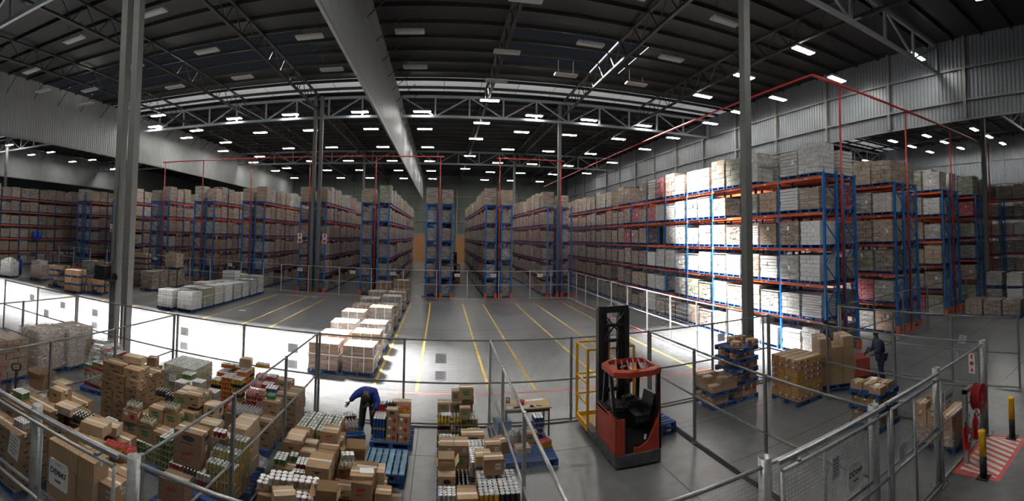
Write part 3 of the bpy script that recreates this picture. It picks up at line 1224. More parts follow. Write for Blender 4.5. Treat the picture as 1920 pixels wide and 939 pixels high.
def pile(place, x0, y0, nx, ny, w, d, h, heights, z0=.144, st='', col='k', see='fr', jit=.012, gap=.006, group=None, alt=None):
    """a stack of cartons, nx by ny columns; heights[j][i] = tiers of row j (0 = nearest), column i. Only the cartons that can be seen are set out"""
    g = group or ('cartons, ' + place)
    mx = max(max(r) for r in heights)
    for j in range(ny):
        for i in range(nx):
            H = heights[j][i]
            for k in range(H):
                top = k == H - 1
                front = j == 0 or heights[j - 1][i] <= k
                rt = i == nx - 1 or heights[j][i + 1] <= k
                lf = i == 0 or heights[j][i - 1] <= k
                if not (top or front or ('r' in see and rt) or ('l' in see and lf)):
                    continue
                s = st if not alt or random.random() > (.45 if alt == 'yel' else .3) else alt
                ps = ' '.join(q for q in (nth(j, ny, 'front', 'back'), nth(i, nx, 'left', 'right')) if q)
                tn = 'top of column' if (top and H > 1) else TIER[k]
                carton('%s carton, %s, %s, %s' % (STN[s], tn if mx > 1 else 'single tier', ps, place) if ps else '%s carton, %s, %s' % (STN[s], tn, place),
                       x0 + w * (i + .5) + random.uniform(-jit, jit), y0 + d * (j + .5) + random.uniform(-jit, jit), z0 + h * k, w - 2 * gap, d - 2 * gap, h - .002,
                       random.uniform(-.03, .03), s, col, tape=top, group=g)


# ------------------------------------------------------------------ trays of tins, jars, bottles
def pack_mesh(nx, ny, r, h, kind, mats):
    """tins / jars / bottles standing in a tray; returns (tray, contents)"""
    def mk():
        t = MB()
        w, d = nx * 2 * r, ny * 2 * r
        t.box(-w / 2 - .004, -d / 2 - .004, 0, w / 2 + .004, d / 2 + .004, h * .16)
        c = MB()
        for i in range(nx):
            for j in range(ny):
                x, y = -w / 2 + r * (2 * i + 1), -d / 2 + r * (2 * j + 1)
                if kind == 'tin':
                    pr = [(r * .94, h * .02), (r * .97, h * .06), (r * .97, h * .90), (r * .98, h * .92), (r * .98, h), (r * .88, h), (r * .86, h * .975), (0, h * .975)]
                    ms = [1, 0, 0, 1, 1, 1, 1]
                elif kind == 'jar':
                    pr = [(r * .90, h * .02), (r * .97, h * .08), (r * .97, h * .74), (r * .80, h * .84), (r * .86, h * .86), (r * .86, h), (0, h)]
                    ms = [0, 0, 0, 1, 1, 1]
                elif kind == 'tub':
                    pr = [(r * .82, h * .02), (r * .90, h * .80), (r * .97, h * .82), (r * .97, h * .90), (r * .92, h * .99), (r * .80, h), (0, h)]
                    ms = [0, 2, 2, 1, 1, 1]
                else:
                    pr = [(r * .92, h * .02), (r * .95, h * .55), (r * .5, h * .78), (r * .38, h * .88), (r * .42, h * .88), (r * .42, h), (0, h)]
                    ms = [0, 0, 0, 1, 1, 1]
                c.lathe(pr, (x, y, h * .03), 8, ms=ms)
        return t.mesh('tray', [M['tray']]), c.mesh('contents', mats)
    return cached(('k', nx, ny, r, h, kind, tuple(m.name for m in mats)), mk)


PK = {'jar': ('jar', 'olive', 'lid', 'jars with pale lids'), 'yel': ('tin', 'mustard', 'lid', 'yellow tins'), 'org': ('tin', 'orangecan', 'lid', 'orange tins'),
      'blk': ('tin', 'darkcan', 'lid', 'black tins'), 'red': ('tin', 'redcan', 'lid', 'red tins'), 'grn': ('tin', 'greencan', 'lid', 'green tins'),
      'blu': ('tin', 'bluecan', 'whitelid', 'blue tins'), 'wht': ('tin', 'greycan', 'whitelid', 'white-topped tins'), 'cap': ('bottle', 'creambottle', 'greenlid', 'cream bottles with teal caps'),
      'gry': ('bottle', 'greycan', 'lid', 'silver-grey bottles'), 'pnk': ('tub', 'whitelid', 'whitelid', 'white tubs with pink rims'), 'pb': ('bottle', 'pinkcan', 'whitelid', 'pink bottles'),
      'oil': ('bottle', 'oil', 'whitelid', 'yellow oil bottles'), 'dk': ('bottle', 'darkcan', 'whitelid', 'dark bottles'), 'cof': ('tub', 'redcan', 'whitelid', 'brown-red jars with white caps'),
      'ora': ('tin', 'mustard', 'redcan', 'yellow cans with red tops')}


def pack(label, x, y, z, kind, nx=4, ny=3, r=.037, h=.11, rz=0., group=None):
    k, a, b, n = PK[kind]
    t, c = pack_mesh(nx, ny, r, h, k, [M[a], M[b], M['pinklid']])
    o = tag(put('tray_pack', t, None, (x, y, z), rz), label, 'pack', group)
    stuff(put('contents', c, o))
    return o


def packs(place, x0, y0, nx, ny, layers, kinds, cn=4, cd=3, r=.037, h=.11, z0=.144, see='fr', heights=None, pitch=.012):
    """stacked tray packs; kinds = one key per layer, or list of keys per column"""
    w, d = cn * 2 * r + pitch, cd * 2 * r + pitch
    for j in range(ny):
        for i in range(nx):
            H = heights[j][i] if heights else layers
            for k in range(H):
                top = k == H - 1
                fr = j == 0 or (heights and heights[j - 1][i] <= k)
                rt = i == nx - 1 or (heights and heights[j][i + 1] <= k)
                lf = i == 0 or (heights and heights[j][i - 1] <= k)
                if not (top or fr or ('r' in see and rt) or ('l' in see and lf)):
                    continue
                kd = kinds[(i + 2 * k + j) % len(kinds)] if isinstance(kinds, str) is False and len(kinds) > 1 else kinds[0]
                ps = ' '.join(q for q in (nth(j, ny, 'front', 'back'), nth(i, nx, 'left', 'right')) if q)
                tn = 'top layer' if top and H > 1 else TIER[k].replace('tier', 'layer')
                pack('%s, %s, %s' % (PK[kd][3], ', '.join(q for q in (tn, ps) if q), place), x0 + w * (i + .5), y0 + d * (j + .5), z0 + (h + .004) * k, kd, cn, cd, r, h, random.uniform(-.02, .02),
                     'packs, ' + place)


# ------------------------------------------------------------------ loose pallets with their boards
def pboard(dx, dy, dz, m):
    def mk():
        b = MB()
        b.box(-dx / 2, -dy / 2, 0, dx / 2, dy / 2, dz)
        return b.mesh('board', [m])
    return cached(('b', dx, dy, dz, m.name), mk)


def pallet(label, x, y, z=0., rz=0., W=1.2, D=1.0, m='pal_blue', top=None, group='loose pallets', mtx=None):
    """W runs along the deck's stringers; boards across them"""
    t = thing('pallet', label, 'pallet', (x, y, z), rz, group)
    mm, tm = M[m], M[top or m]
    for i in range(3):
        yy = -D / 2 + .05 + i * (D - .1) / 2
        put('bottom_board', pboard(W, .1, .022, mm), t, (0, yy, 0))
        for j in range(3):
            put('block', pboard(.1, .1, .078, mm), t, (-W / 2 + .05 + j * (W - .1) / 2, yy, .022))
    for j in range(3):
        put('stringer_board', pboard(.1, D, .022, mm), t, (-W / 2 + .05 + j * (W - .1) / 2, 0, .1))
    n = 7
    for i in range(n):
        yy = -D / 2 + .05 + i * (D - .1) / (n - 1)
        put('deck_board', pboard(W, .105, .022, tm), t, (0, yy, .122))
    return t


def film(label, x, y, z, w, d, h, top=True, taper=.0, m='film', seed=0, group='stretch film wraps', cat='film wrap'):
    rg = random.Random(seed)
    b = MB()
    nu, nv = 24, 5
    for k in range(nv + 1):
        for i in range(nu):
            a = i / nu * 4
            s, t_ = int(a), a - int(a)
            c = [(-1, -1), (1, -1), (1, 1), (-1, 1), (-1, -1)]
            ux = c[s][0] + (c[s + 1][0] - c[s][0]) * t_
            uy = c[s][1] + (c[s + 1][1] - c[s][1]) * t_
            q = 1 - taper * (k / nv) ** 1.6
            j = rg.uniform(-.012, .02)
            b.v.append((ux * (w / 2 + .012 + j) * q, uy * (d / 2 + .012 + j) * q, h * k / nv + (rg.uniform(-.03, .03) if k in (nv,) else 0)))
    for k in range(nv):
        for i in range(nu):
            i2 = (i + 1) % nu
            b.f.append((k * nu + i, k * nu + i2, (k + 1) * nu + i2, (k + 1) * nu + i))
            b.m.append(0)
            b.sm.append(True)
    if top:
        b.f.append(tuple(nv * nu + i for i in range(nu)))
        b.m.append(0)
        b.sm.append(True)
    return tag(put('stretch_film', (b, M[m]), None, (x, y, z)), label, cat, group)


def wrapped_load(label, x, y, z, w, d, h, mi, gi=None, rz=0., group=None, strap=False, seed=0):
    """a strapped or wrapped unit load with its pallet, w along x"""
    t = thing('wrapped_load', label, 'pallet load', (x, y, z), rz, group)
    p = put('pallet', palm, t)
    p.scale = (w / 1.2, d / 1.0, 1)
    rg = random.Random(seed)
    g = put('goods', GOODS[rg.choice((0, 1, 2, 6)) if gi is None else gi], t, (0, 0, .144))
    g.scale = (w / 1.18, d / 1.0, h - .144)
    own_mat(g, LOADM[mi])
    if strap:
        b = MB()
        for u in (-.18, .2):
            b.box(u * w - .02, -d / 2 - .012, .15, u * w + .02, -d / 2 - .004, h)
            b.box(u * w - .02, -d / 2 - .012, h, u * w + .02, d / 2, h + .006)
        b.box(-w / 2 - .01, -d / 2 - .014, h * .62, w / 2 + .012, -d / 2 - .006, h * .62 + .05)
        b.box(w / 2 + .004, -d / 2 - .014, h * .62, w / 2 + .014, d / 2, h * .62 + .05)
        put('straps', (b, M['silver_strap']), t)
    return t


def text(name, s, size, m, parent, loc, rot):
    c = bpy.data.curves.new(name, 'FONT')
    c.body = s
    c.size = size
    c.align_x = 'CENTER'
    c.align_y = 'CENTER'
    c.extrude = .0008
    c.offset = .001
    c.materials.append(m)
    tmp = bpy.data.objects.new(name, c)
    COL.objects.link(tmp)
    me = bpy.data.meshes.new_from_object(tmp.evaluated_get(bpy.context.evaluated_depsgraph_get()))
    COL.objects.unlink(tmp)
    bpy.data.objects.remove(tmp)
    o = stuff(put(name, me, parent, loc))
    o.rotation_euler = rot
    return o


# ------------------------------------------------------------------ front fence of the cages: big round poles, double rails, sliding gate leaves
pz = MB()
pz.lathe([(.085, 0), (.085, 2.36), (.078, 2.36), (.078, 2.2), (0, 2.2)], n=16)
polem = pz.mesh('pole_shaft', [M['galv']])
pz = MB()
pz.box(-.17, -.17, 0, .17, .17, .016)
for q in ((-.12, -.12), (.12, -.12), (.12, .12), (-.12, .12)):
    pz.tube((q[0], q[1], .016), (q[0], q[1], .05), .018, 6)
polebp = pz.mesh('base_plate', [M['galvd']])
for x, y, l in ((-10.4, 4.5, 'far left round gate pole of the front fence'), (-8.1, 4.5, 'round gate pole at the left corner of the carton cage'), (-5.33, 4.52, 'thick round gate pole beside the DD047 sign'),
                (-3.4, 4.45, 'thick round pole where the front fence meets the divider'), (3.82, 4.52, 'thick round pole with open top right of the reach truck'),
                (6.13, 4.5, 'thick round gate pole beside the DD049 sign'), (8.4, 4.54, 'thick round pole left of the DD050 sign'), (10.88, 4.5, 'round corner pole by the hose reel')):
    t = thing('gate_pole', l, 'pole', (x, y, 0), 0, 'round poles of the front fence')
    put('pole_shaft', polem, t)
    put('base_plate', polebp, t)
fx = [-12.7, -10.4, -8.1, -5.33, -3.4, -1.0, 1.39, 3.82, 6.13, 8.4, 10.88]
fence('front fence of the cages, nearest the viewer', [(x, 4.5) for x in fx], h=2.26, skip_posts=(1, 2, 3, 4, 7, 8, 9, 10), m='galv', rail=.027)


def gate(label, x0, x1, y, h=2.2, posts=()):
    t = thing('sliding_gate', label, 'gate', (x0, y, 0), 0, 'sliding mesh gates of the front fence')
    L = x1 - x0
    for nm, z in (('top_rail', h), ('mid_rail', 1.15), ('bottom_rail', .12)):
        b = MB()
        b.tube((0, 0, z), (L, 0, z), .026, 8)
        put(nm, (b, M['galv']), t)
    for q in (0, L) + tuple(p - x0 for p in posts):
        b = MB()
        b.tube((q, 0, .12), (q, 0, h), .026, 8)
        put('stile', (b, M['galv']), t)
    stuff(put('wire_mesh', wire_mesh(L, h - .12, .055), t, (0, 0, .12)))
    b = MB()
    b.box(0, .04, h + .06, L, .09, h + .11)
    put('track', (b, M['galv']), t)
    for q in (.3, L - .3):
        b = MB()
        b.box(q - .03, -.02, h + .02, q + .03, .16, h + .05)
        put('track_bracket', (b, M['galv']), t)
    return t


gate('sliding mesh gate carrying the DD047 sign', -8.0, -3.62, 4.34, posts=(-5.0,))
gate('sliding mesh gate carrying the DD049 sign', 3.95, 6.32, 4.34, posts=(4.75,))
gate('sliding mesh gate leaf between the thick poles right of DD049', 6.45, 8.25, 4.36, posts=(7.2,))


def board_sign(label, s, x, y, z, w, h):
    t = thing('sign_board', label, 'sign', (x, y, z), 0, 'bay signs on the front fence')
    b = MB()
    b.box(-w / 2 + .02, -.003, -h / 2, w / 2 - .02, .003, h / 2)
    b.box(-w / 2, -.0029, -h / 2 + .02, w / 2, .0029, h / 2 - .02)
    put('plate', (b, M['signwhite']), t)
    text('lettering', s, h * .30, M['ink'], t, (0, -.006, .02), (math.pi / 2, 0, 0))
    b = MB()
    for k in range(4):
        b.box(-.055 + k * .03, -.0045, -h * .29, -.035 + k * .03, -.003, -h * .21)
    put('small_print', (b, M['ink']), t)
    b = MB()
    b.box(-.05, -.0045, h * .36, .05, -.003, h * .38)
    put('top_line', (b, M['ink_soft']), t)
    return t


board_sign('white DD047 sign board on the gate in front of the carton stack', 'DD047', -4.58, 4.312, 1.70, .38, .36)
board_sign('white DD049 sign board on the right gate', 'DD049', 5.39, 4.312, 1.62, .35, .36)
board_sign('white DD050 sign board left of the hose reel', 'DD050', 8.72, 4.42, 1.66, .38, .36)


def sheet(label, x, y, z, w, h, rz=0., m='paper', tilt=0., lines=True, cat='notice', group='paper notices on the fences'):
    b = MB()
    b.box(-w / 2, -.002, -h / 2, w / 2, .002, h / 2)
    o = tag(put('paper_notice', (b, M[m]), None, (x, y, z), rz), label, cat, group)
    o.rotation_euler = (0, tilt, rz)
    if lines:
        b = MB()
        for k in range(5):
            zz = h * (.32 - .16 * k)
            b.box(-w * .38, -.0035, zz, w * (.38 if k % 2 else .22), -.002, zz + h * .045)
        put('printed_lines', (b, M['ink_soft']), o)
    return o


sheet('white paper list on the far left front fence', -5.62, 4.325, 1.66, .26, .36, tilt=.15)
sheet('torn white paper taped to the mesh left of DD049', 5.05, 4.40, 1.82, .15, .30)
sheet('small folded paper behind the torn sheet left of DD049', 4.85, 4.42, 1.80, .12, .16, tilt=.4)
sheet('white paper sheet on the mesh right of the thick gate pole', 6.72, 4.335, 1.40, .22, .28, tilt=-.12)
sheet('left white paper on the fence above the fire sign', 9.62, 4.62, 2.26, .26, .22, rz=.3, tilt=.3)
sheet('right white paper on the fence right of the corner pole', 11.6, 5.4, 2.16, .26, .22, rz=-.5, tilt=.3)
for i, (x, l) in enumerate(((-15.6, 'second cage'), (-13.6, 'first cage'), (-11.8, 'twin columns'), (-7.82, 'carton tower'), (-4.15, 'strapped pallets'), (.05, 'centre pile'), (8.85, 'cage right of the truck'))):
    sheet('upper grey notice on the back fence behind the %s' % l, x, 12.62, 1.80, .30, .26, m='paper_back')
    if i > 1:
        sheet('lower pale notice on the back fence behind the %s' % l, x, 12.62, 1.34, .30, .24, m='paper_thin')
sheet('lower grey notice hanging beside the first cage', -14.6, 12.62, 1.3, .32, .3, m='paper_back')
for i, x in enumerate((-27.0, -18.6, -11.9, -7.3, -3.9, 1.35, 4.35, 8.25)):
    b = MB()
    b.box(-.22, -.004, -.13, .22, .004, .13)
    o = tag(put('aisle_plate', (b, M['white']), None, (x, 37.44, 1.95)), 'small white aisle plate on the far floor fence, %s from the left' % ORD[i + 1], 'sign', 'aisle plates on the far fence')
    b = MB()
    for k in range(3):
        b.box(-.14 + k * .1, -.006, -.05, -.08 + k * .1, -.004, .05)
    put('plate_print', (b, M['ink_soft']), o)


def picto(label, x, y, z, w, n, rz=0., group='fire point signs'):
    t = thing('fire_sign', label, 'sign', (x, y, z), rz, group)
    b = MB()
    b.box(-w / 2, -.004, -w * n / 2, w / 2, .004, w * n / 2)
    put('plate', (b, M['white']), t)
    for k in range(n):
        b = MB()
        zc = w * n / 2 - w * (k + .5)
        r = w * .33
        if k % 3 == 0:
            b.box(-r * .45, -.006, zc - r, r * .45, -.004, zc + r * .6)
            b.box(-r * .2, -.006, zc + r * .6, r * .55, -.004, zc + r)
        elif k % 3 == 1:
            b.face([(r * math.cos(a), -.006, zc + r * math.sin(a)) for a in [2 * math.pi * i / 16 for i in range(16)]])
        else:
            b.face([(-r * .35, -.006, zc + r), (-r * .35, -.006, zc), (-r, -.006, zc), (0, -.006, zc - r), (r, -.006, zc), (r * .35, -.006, zc), (r * .35, -.006, zc + r)])
        put('pictogram', (b, M['red']), t)
    return t


picto('white and red fire point sign above the hose reel', 10.80, 4.79, 1.77, .17, 3, -math.pi / 2)
picto('fire sign on the upright left of the twin far columns', -12.22, 38.13, 4.65, .42, 2)
picto('fire sign on the rack right of the twin far columns', -9.98, 38.13, 4.65, .42, 2)
picto('small fire sign among the racks far left of the near twin columns', -33.7, 38.13, 4.8, .42, 2)

# ------------------------------------------------------------------ fire point
fp = thing('hose_reel', 'red fire hose reel on a galvanised stand beside the fence', 'hose reel', (9.85, 4.22, 1.32), math.radians(-90))
for nm, zz in (('drum_disc', -.09), ('drum_disc', .09)):
    b = MB()
    b.lathe([(0, zz - .008), (.29, zz - .008), (.30, zz), (.29, zz + .008), (0, zz + .008)], n=28, axis='x')
    put(nm, (b, M['red']), fp)
b = MB()
for k in range(5):
    b.lathe([(.24, -.075 + .034 * k - .014), (.262, -.075 + .034 * k), (.24, -.075 + .034 * k + .014)], n=24, axis='x')
put('hose', (b, M['hose']), fp)
b = MB()
b.lathe([(0, -.16), (.05, -.16), (.05, .13), (0, .13)], n=12, axis='x')
put('hub', (b, M['red']), fp)
b = MB()
b.box(.1005, -.05, -.03, .103, .03, .06)
put('instruction_label', (b, M['white']), fp)
b = MB()
b.box(.1005, -.05, -.16, .103, .03, -.08)
put('instruction_label', (b, M['white']), fp)
b = MB()
pts = [(0, -.2, -.2), (.04, -.16, -.36), (-.05, -.05, -.45), (.02, .08, -.40), (.0, .12, -.22)]
for p, q in zip(pts, pts[1:]):
    b.tube(p, q, .016, 6)
put('hanging_hose', (b, M['hose']), fp)
st = thing('reel_stand', 'galvanised channel post that carries the hose reel', 'stand', (9.38, 4.36, 0))
b = MB()
b.box(-.05, -.05, 0, .05, .05, 1.6)
put('post', (b, M['galv']), st)
b = MB()
b.box(-.05, -.05, 1.52, .42, .05, 1.6)
put('arm', (b, M['galv']), st)
for x, l, w in ((9.34, 'front red fire extinguisher hanging below the hose reel', 0), (9.86, 'rear red fire extinguisher hanging behind the yellow bollard', 0)):
    e = thing('fire_extinguisher', l, 'extinguisher', (x, 4.335, .34), 0, 'fire extinguishers')
    b = MB()
    b.lathe([(0, 0), (.075, 0), (.082, .02), (.082, .40), (.065, .46), (.03, .49), (.03, .52), (0, .52)], n=16)
    put('cylinder', (b, M['red']), e)
    b = MB()
    b.tube((0, 0, .52), (0, 0, .56), .022, 8)
    b.bar((-.05, 0, .57), (.07, 0, .59), .02, .012)
    b.bar((-.05, 0, .55), (.05, 0, .54), .02, .012)
    put('valve_and_handle', (b, M['black']), e)
    b = MB()
    b.tube((.03, 0, .55), (-.09, -.02, .45), .011, 6)
    b.tube((-.09, -.02, .45), (-.10, -.02, .12), .011, 6)
    put('discharge_hose', (b, M['black']), e)
    b = MB()
    b.box(-.045, -.086, .17, .045, -.078, .32)
    put('label', (b, M['white']), e)
    b = MB()
    b.box(-.04, -.088, .18, .04, -.086, .24)
    put('blue_panel', (b, M['bluelabel']), e)
for x, y, l in ((8.94, 3.78, 'yellow and black bollard standing on the hatched zone, nearer one'), (10.86, 3.78, 'yellow and black bollard at the far corner of the hatched zone')):
    t = thing('bollard', l, 'bollard', (x, y, 0), 0, 'yellow and black bollards')
    b = MB()
    b.box(-.13, -.13, .005, .13, .13, .02)
    put('base_plate', (b, M['black']), t)
    b = MB()
    b.lathe([(.078, .02), (.078, .46), (0, .46)], n=18)
    put('lower_post', (b, M['black']), t)
    b = MB()
    b.lathe([(.080, .46), (.080, .965), (.07, .985), (0, .985)], n=18)
    put('upper_post', (b, M['bollard_y']), t)

# ------------------------------------------------------------------ sprinkler pipes
SPX = (-26.6, -22.1, -17.0, -11.4, -5.6, -.19, 4.83, 10.12)


def riser(label, x, y, ztop, zbot=.0, r=.05, extra=()):
    b = MB()
    b.tube((x, y, zbot), (x, y, ztop), r, 8)
    for p, q in extra:
        b.tube(p, q, r * .8, 8)
    return tag(put('sprinkler_riser', (b, M['pipe'])), label, 'pipe', 'red sprinkler risers')


for i, x in enumerate(SPX):
    riser('red sprinkler riser at the head of the far racks, %s from the left' % ORD[i + 1], x, 37.95, 11.7)
for i, (a, b_) in enumerate(((-26.6, -.19), (4.83, 10.12))):
    b = MB()
    b.tube((a - .3, 37.95, 11.75), (b_ + .3, 37.95, 11.75), .055, 8)
    tag(put('sprinkler_main', (b, M['pipe'])), 'red sprinkler main crossing above the far racks, %s part' % ('left' if i == 0 else 'right'), 'pipe', 'red sprinkler mains')
for x, l in ((15.36, 'red sprinkler riser in the gap of the sunlit double rack'), (20.88, 'red sprinkler riser in the first right hall rack'), (26.37, 'red sprinkler riser in the second right hall rack')):
    riser(l, x, 12.7, 11.6)
b = MB()
b.tube((13.5, 12.6, 11.75), (31.54, 12.6, 11.75), .06, 8)
b.tube((13.5, 12.6, 11.75), (13.5, 60, 11.9), .05, 8)
tag(put('sprinkler_main', (b, M['pipe'])), 'red sprinkler main running above the right hand racks', 'pipe', 'red sprinkler mains')
riser('red riser pipe on the right hall column', 31.75, 12.14, 11.7)

# ------------------------------------------------------------------ heater box on the twin column
hb = thing('wall_fan_box', 'black box with cables on a bracket of the near twin column', 'equipment', (-11.30, 12.72, 3.10))
b = MB()
b.box(-.42, -.30, .06, .10, .02, .52)
b.box(-.38, -.305, .10, .06, -.30, .48)
put('housing', (b, M['black']), hb)
b = MB()
b.box(-.50, -.30, 0, .40, .05, .05)
put('shelf_bracket', (b, M['black']), hb)
b = MB()
pts = [(.12, -.05, .3), (.25, .02, .9), (.2, .06, 2.2), (.28, .06, 4.2)]
for p, q in zip(pts, pts[1:]):
    b.tube(p, q, .012, 5)
b.lathe([(.13, .0), (.145, .012), (.13, .024)], (.33, -.02, .14), 12, axis='y')
put('cable', (b, M['black']), hb)

# ------------------------------------------------------------------ strapped loads on the open floor
for c, (xc, nm) in enumerate(((-4.20, 'left column'), (-2.92, 'right column'))):
    ys = (16.9, 18.35, 20.2, 22.5, 25.0, 27.6, 30.6, 34.2) if c == 0 else (17.0, 18.6, 20.6, 22.9, 25.3, 27.8, 31.0, 34.6)
    hs = (1.1, 1.12, 1.25, 1.35, 1.3, 1.3, 1.35, 1.6) if c == 0 else (1.06, 1.2, 1.2, 1.55, 1.3, 1.45, 1.3, 1.75)
    for i in range(8):
        wrapped_load('tan strapped carton load, %s of centre floor row, %s from the front' % (nm, ORD[i + 1]), xc, ys[i], 0, 1.16, 1.1, hs[i], 7 if i in (0, 1) else (0, 7, 2)[i % 3], None,
                     random.uniform(-.03, .03), 'strapped loads in the centre of the floor', True, seed=i + 10 * c)
        if c == 1 and i == 3:
            pass
for c, (xc, nm) in enumerate(((-16.25, 'left column'), (-14.95, 'right column'))):
    for i in range(8):
        h = (1.2, 1.05, 1.1, 1.3, 1.25, 1.2, 1.3, 1.5)[i] + (.25 if c == 1 and i in (1, 2) else 0) + (.0 if c else .03)
        if c == 0 and i in (6,):
            h = 1.9
        wrapped_load('white wrapped load, %s of left floor block, %s from the front' % (nm, ORD[i + 1]), xc + .02 * i, 24.3 + 1.42 * i + (.3 if c else 0), 0, 1.12, 1.2, h, (6, 3, 6, 6, 4, 3, 6, 3)[(i + 3 * c) % 8],
                     (7, 2, 5, 4, 1, 4, 7, 4)[(i + c) % 8], random.uniform(-.04, .04), 'white wrapped loads on the left floor', True, seed=i + 40 * c)
for i, y in enumerate((29.9, 31.1, 32.4, 33.7)):
    wrapped_load('brown wrapped load left of the white block, %s from the front' % ORD[i + 1], -22.0, y, 0, 1.15, 1.1, 1.55, 1, 1, 0, 'brown wrapped loads on the left floor', seed=i)
wrapped_load('brown wrapped load standing on top of the brown row', -21.9, 33.2, 1.57, 1.2, 1.15, 1.35, 0, 2, 0, 'brown wrapped loads on the left floor')
wrapped_load('grey wrapped load with white top behind the pallet stacks at left', -29.3, 30.6, 0, 1.3, 1.3, 1.75, 2, 4, .1, 'wrapped loads on the far left floor')
wrapped_load('white topped wrapped load at the far left edge', -33.6, 24.4, 0, 1.25, 1.2, 1.35, 3, 2, .2, 'wrapped loads on the far left floor')
wrapped_load('pale wrapped load with a red box at the far left', -35.4, 29.4, 0, 1.2, 1.2, 1.25, 3, 2, .1, 'wrapped loads on the far left floor')
wrapped_load('mixed brown carton load beside the layered pallet stack at left', -31.0, 25.9, 0, 1.3, 1.2, 1.35, 7, 1, .15, 'wrapped loads on the far left floor')
film('pointed white film hood on the far left wrapped load', -33.6, 24.4, 1.36, 1.2, 1.15, .4, taper=.75, m='film2', seed=5)


def layered(place, x, y, n, tier, cw, W=1.2, D=1.0, rz=0., topz=True, st='', col='k'):
    """pallets alternating with tiers of cartons"""
    z = 0
    for k in range(n):
        pallet('blue pallet, %s, %s' % (TIER[k].replace('tier', 'layer'), place), x, y, z, rz, W, D, group='pallets, ' + place)
        z += .145
        cnt = max(1, int(W / cw))
        for j, yy in ((0, -D / 2 + .19), (1, D / 2 - .19)):
            for i in range(cnt):
                if (i + k + j) % 3 == 1 and k < n - 1 and cnt > 2:
                    continue
                lx = -W / 2 + W * (i + .5) / cnt
                c, s = math.cos(rz), math.sin(rz)
                carton('carton on %s layer, %s %s, %s' % (ORD[k + 1], ('front', 'back')[j], nth(i, cnt, 'left', 'right'), place), x + lx * c - yy * s, y + lx * s + yy * c, z, W / cnt - .03, .34, tier - .005, rz, st, 'd',
                       tape=k == n - 1, group='cartons, ' + place)
        z += tier


layered('layered stack left of the near twin columns', -27.2, 24.7, 4, .28, .40, 1.3, 1.1, .25)
layered('low layered stack nearest the twin columns', -23.3, 25.1, 2, .40, .42, 1.3, 1.1, .25)
layered('layered stack with boxes on top, far left floor', -24.5, 23.9, 3, .42, .42, 1.25, 1.1, .25)
layered('tall layered stack right of the twin columns', -24.0, 31.4, 6, .32, .42, 1.2, 1.0, .2)
layered('layered stack behind the heater box', -27.6, 30.4, 4, .3, .42, 1.3, 1.1, .2)
for i, (x, y) in enumerate(((25.9, 11.0), (25.9, 9.8), (25.9, 8.6), (26.0, 7.3))):
    wrapped_load('brown wrapped load on the right hall floor, %s from the left' % ORD[i + 1], x, y, 0, 1.15, 1.12, 1.05, 1 if i < 3 else 0, 1, 0, 'loads on the right hall floor', seed=i)
for i, (x, y, z, m) in enumerate(((29.6, 11.0, 0, 2), (29.6, 11.0, 1.3, 2), (29.7, 9.6, 0, 6), (29.7, 9.6, 1.25, 3), (30.0, 8.0, 0, 2), (30.0, 8.0, 1.1, 6))):
    wrapped_load('grey white load behind the brown ones, right hall floor, stack %s, %s' % (ORD[i // 2 + 1], ('lower', 'upper')[i % 2]), x, y, z, 1.2, 1.15, 1.22 if z == 0 else 1.0, m, 4, 0, 'loads on the right hall floor', seed=i)
for i, (y, l) in enumerate(((37.0, 'left'), (36.55, 'right'))):
    b = MB()
    b.lathe([(0, 0), (.28, 0), (.29, .02), (.29, .3), (.30, .31), (.29, .32), (.29, .85), (.27, .88), (0, .88)], n=16)
    o = tag(put('plastic_drum', (b, M['drum']), None, (-42.0, 33.9 + .72 * i, 3.07)), '%s blue plastic drum on the far left rack beam' % l, 'drum', 'blue drums')
pallet('bare blue pallet lying at the foot of the rack straight ahead', -.9, 37.85, 0, 0, 1.3, .5)

# ------------------------------------------------------------------ second cage at left: wrapped loads
wrapped_load('wrapped mixed carton load with crumpled film left of the upright pallet', -12.1, 10.35, 0, 1.0, 1.2, 1.45, 7, 6, .03, 'wrapped loads in the second cage', seed=3)
film('crumpled clear film around the mixed load in the second cage', -12.1, 10.35, .15, 1.06, 1.26, 1.34, m='film2', seed=3)
wrapped_load('wrapped carton load with flat pale top next to the upright pallet', -12.0, 11.62, 0, 1.1, 1.2, 1.42, 0, 0, 0, 'wrapped loads in the second cage', seed=4)
film('clear film around the flat topped load in the second cage', -12.0, 11.62, .15, 1.14, 1.24, 1.3, m='film2', seed=4)
up_ = pallet('dark pallet standing on its edge beside the wrapped loads', -11.2, 12.1, .02, 0, 1.2, 1.0, m='pal_blue', top='pal_wood')
up_.rotation_euler = (math.pi / 2 * .97, 0, math.radians(20))
up_.location = (-11.25, 12.05, .5)
wrapped_load('tall wrapped load at the left edge of the second cage', -12.1, 8.75, 0, 1.0, 1.2, 1.35, 7, 1, 0, 'wrapped loads in the second cage', seed=6)
wrapped_load('wrapped load with pinkish goods beside the hand pallet truck', -10.6, 6.75, 0, 1.0, 1.0, 1.25, 5, 5, .1, 'wrapped loads in the second cage', seed=7)
pallet('blue pallet under the film hooded tins', -9.45, 10.7, 0, .2)
packs('film hooded pallet', -9.95, 10.25, 3, 3, 7, ['red', 'cof', 'grn'], 4, 4, .038, .13, .144, 'fr', [[5, 6, 6], [6, 9, 8], [6, 9, 8]])
film('clear film hood over the stacked tins', -9.45, 10.75, .3, 1.0, 1.0, 1.25, taper=.45, m='film2', seed=9)
wrapped_load('low wrapped carton load with open top box in front of the second cage gap', -9.05, 8.0, 0, 1.0, 1.1, .78, 0, 2, .03, 'wrapped loads in the second cage', seed=8)
film('loose film around the low wrapped carton load', -9.05, 8.0, .4, 1.05, 1.15, .5, top=False, m='film2', seed=11)


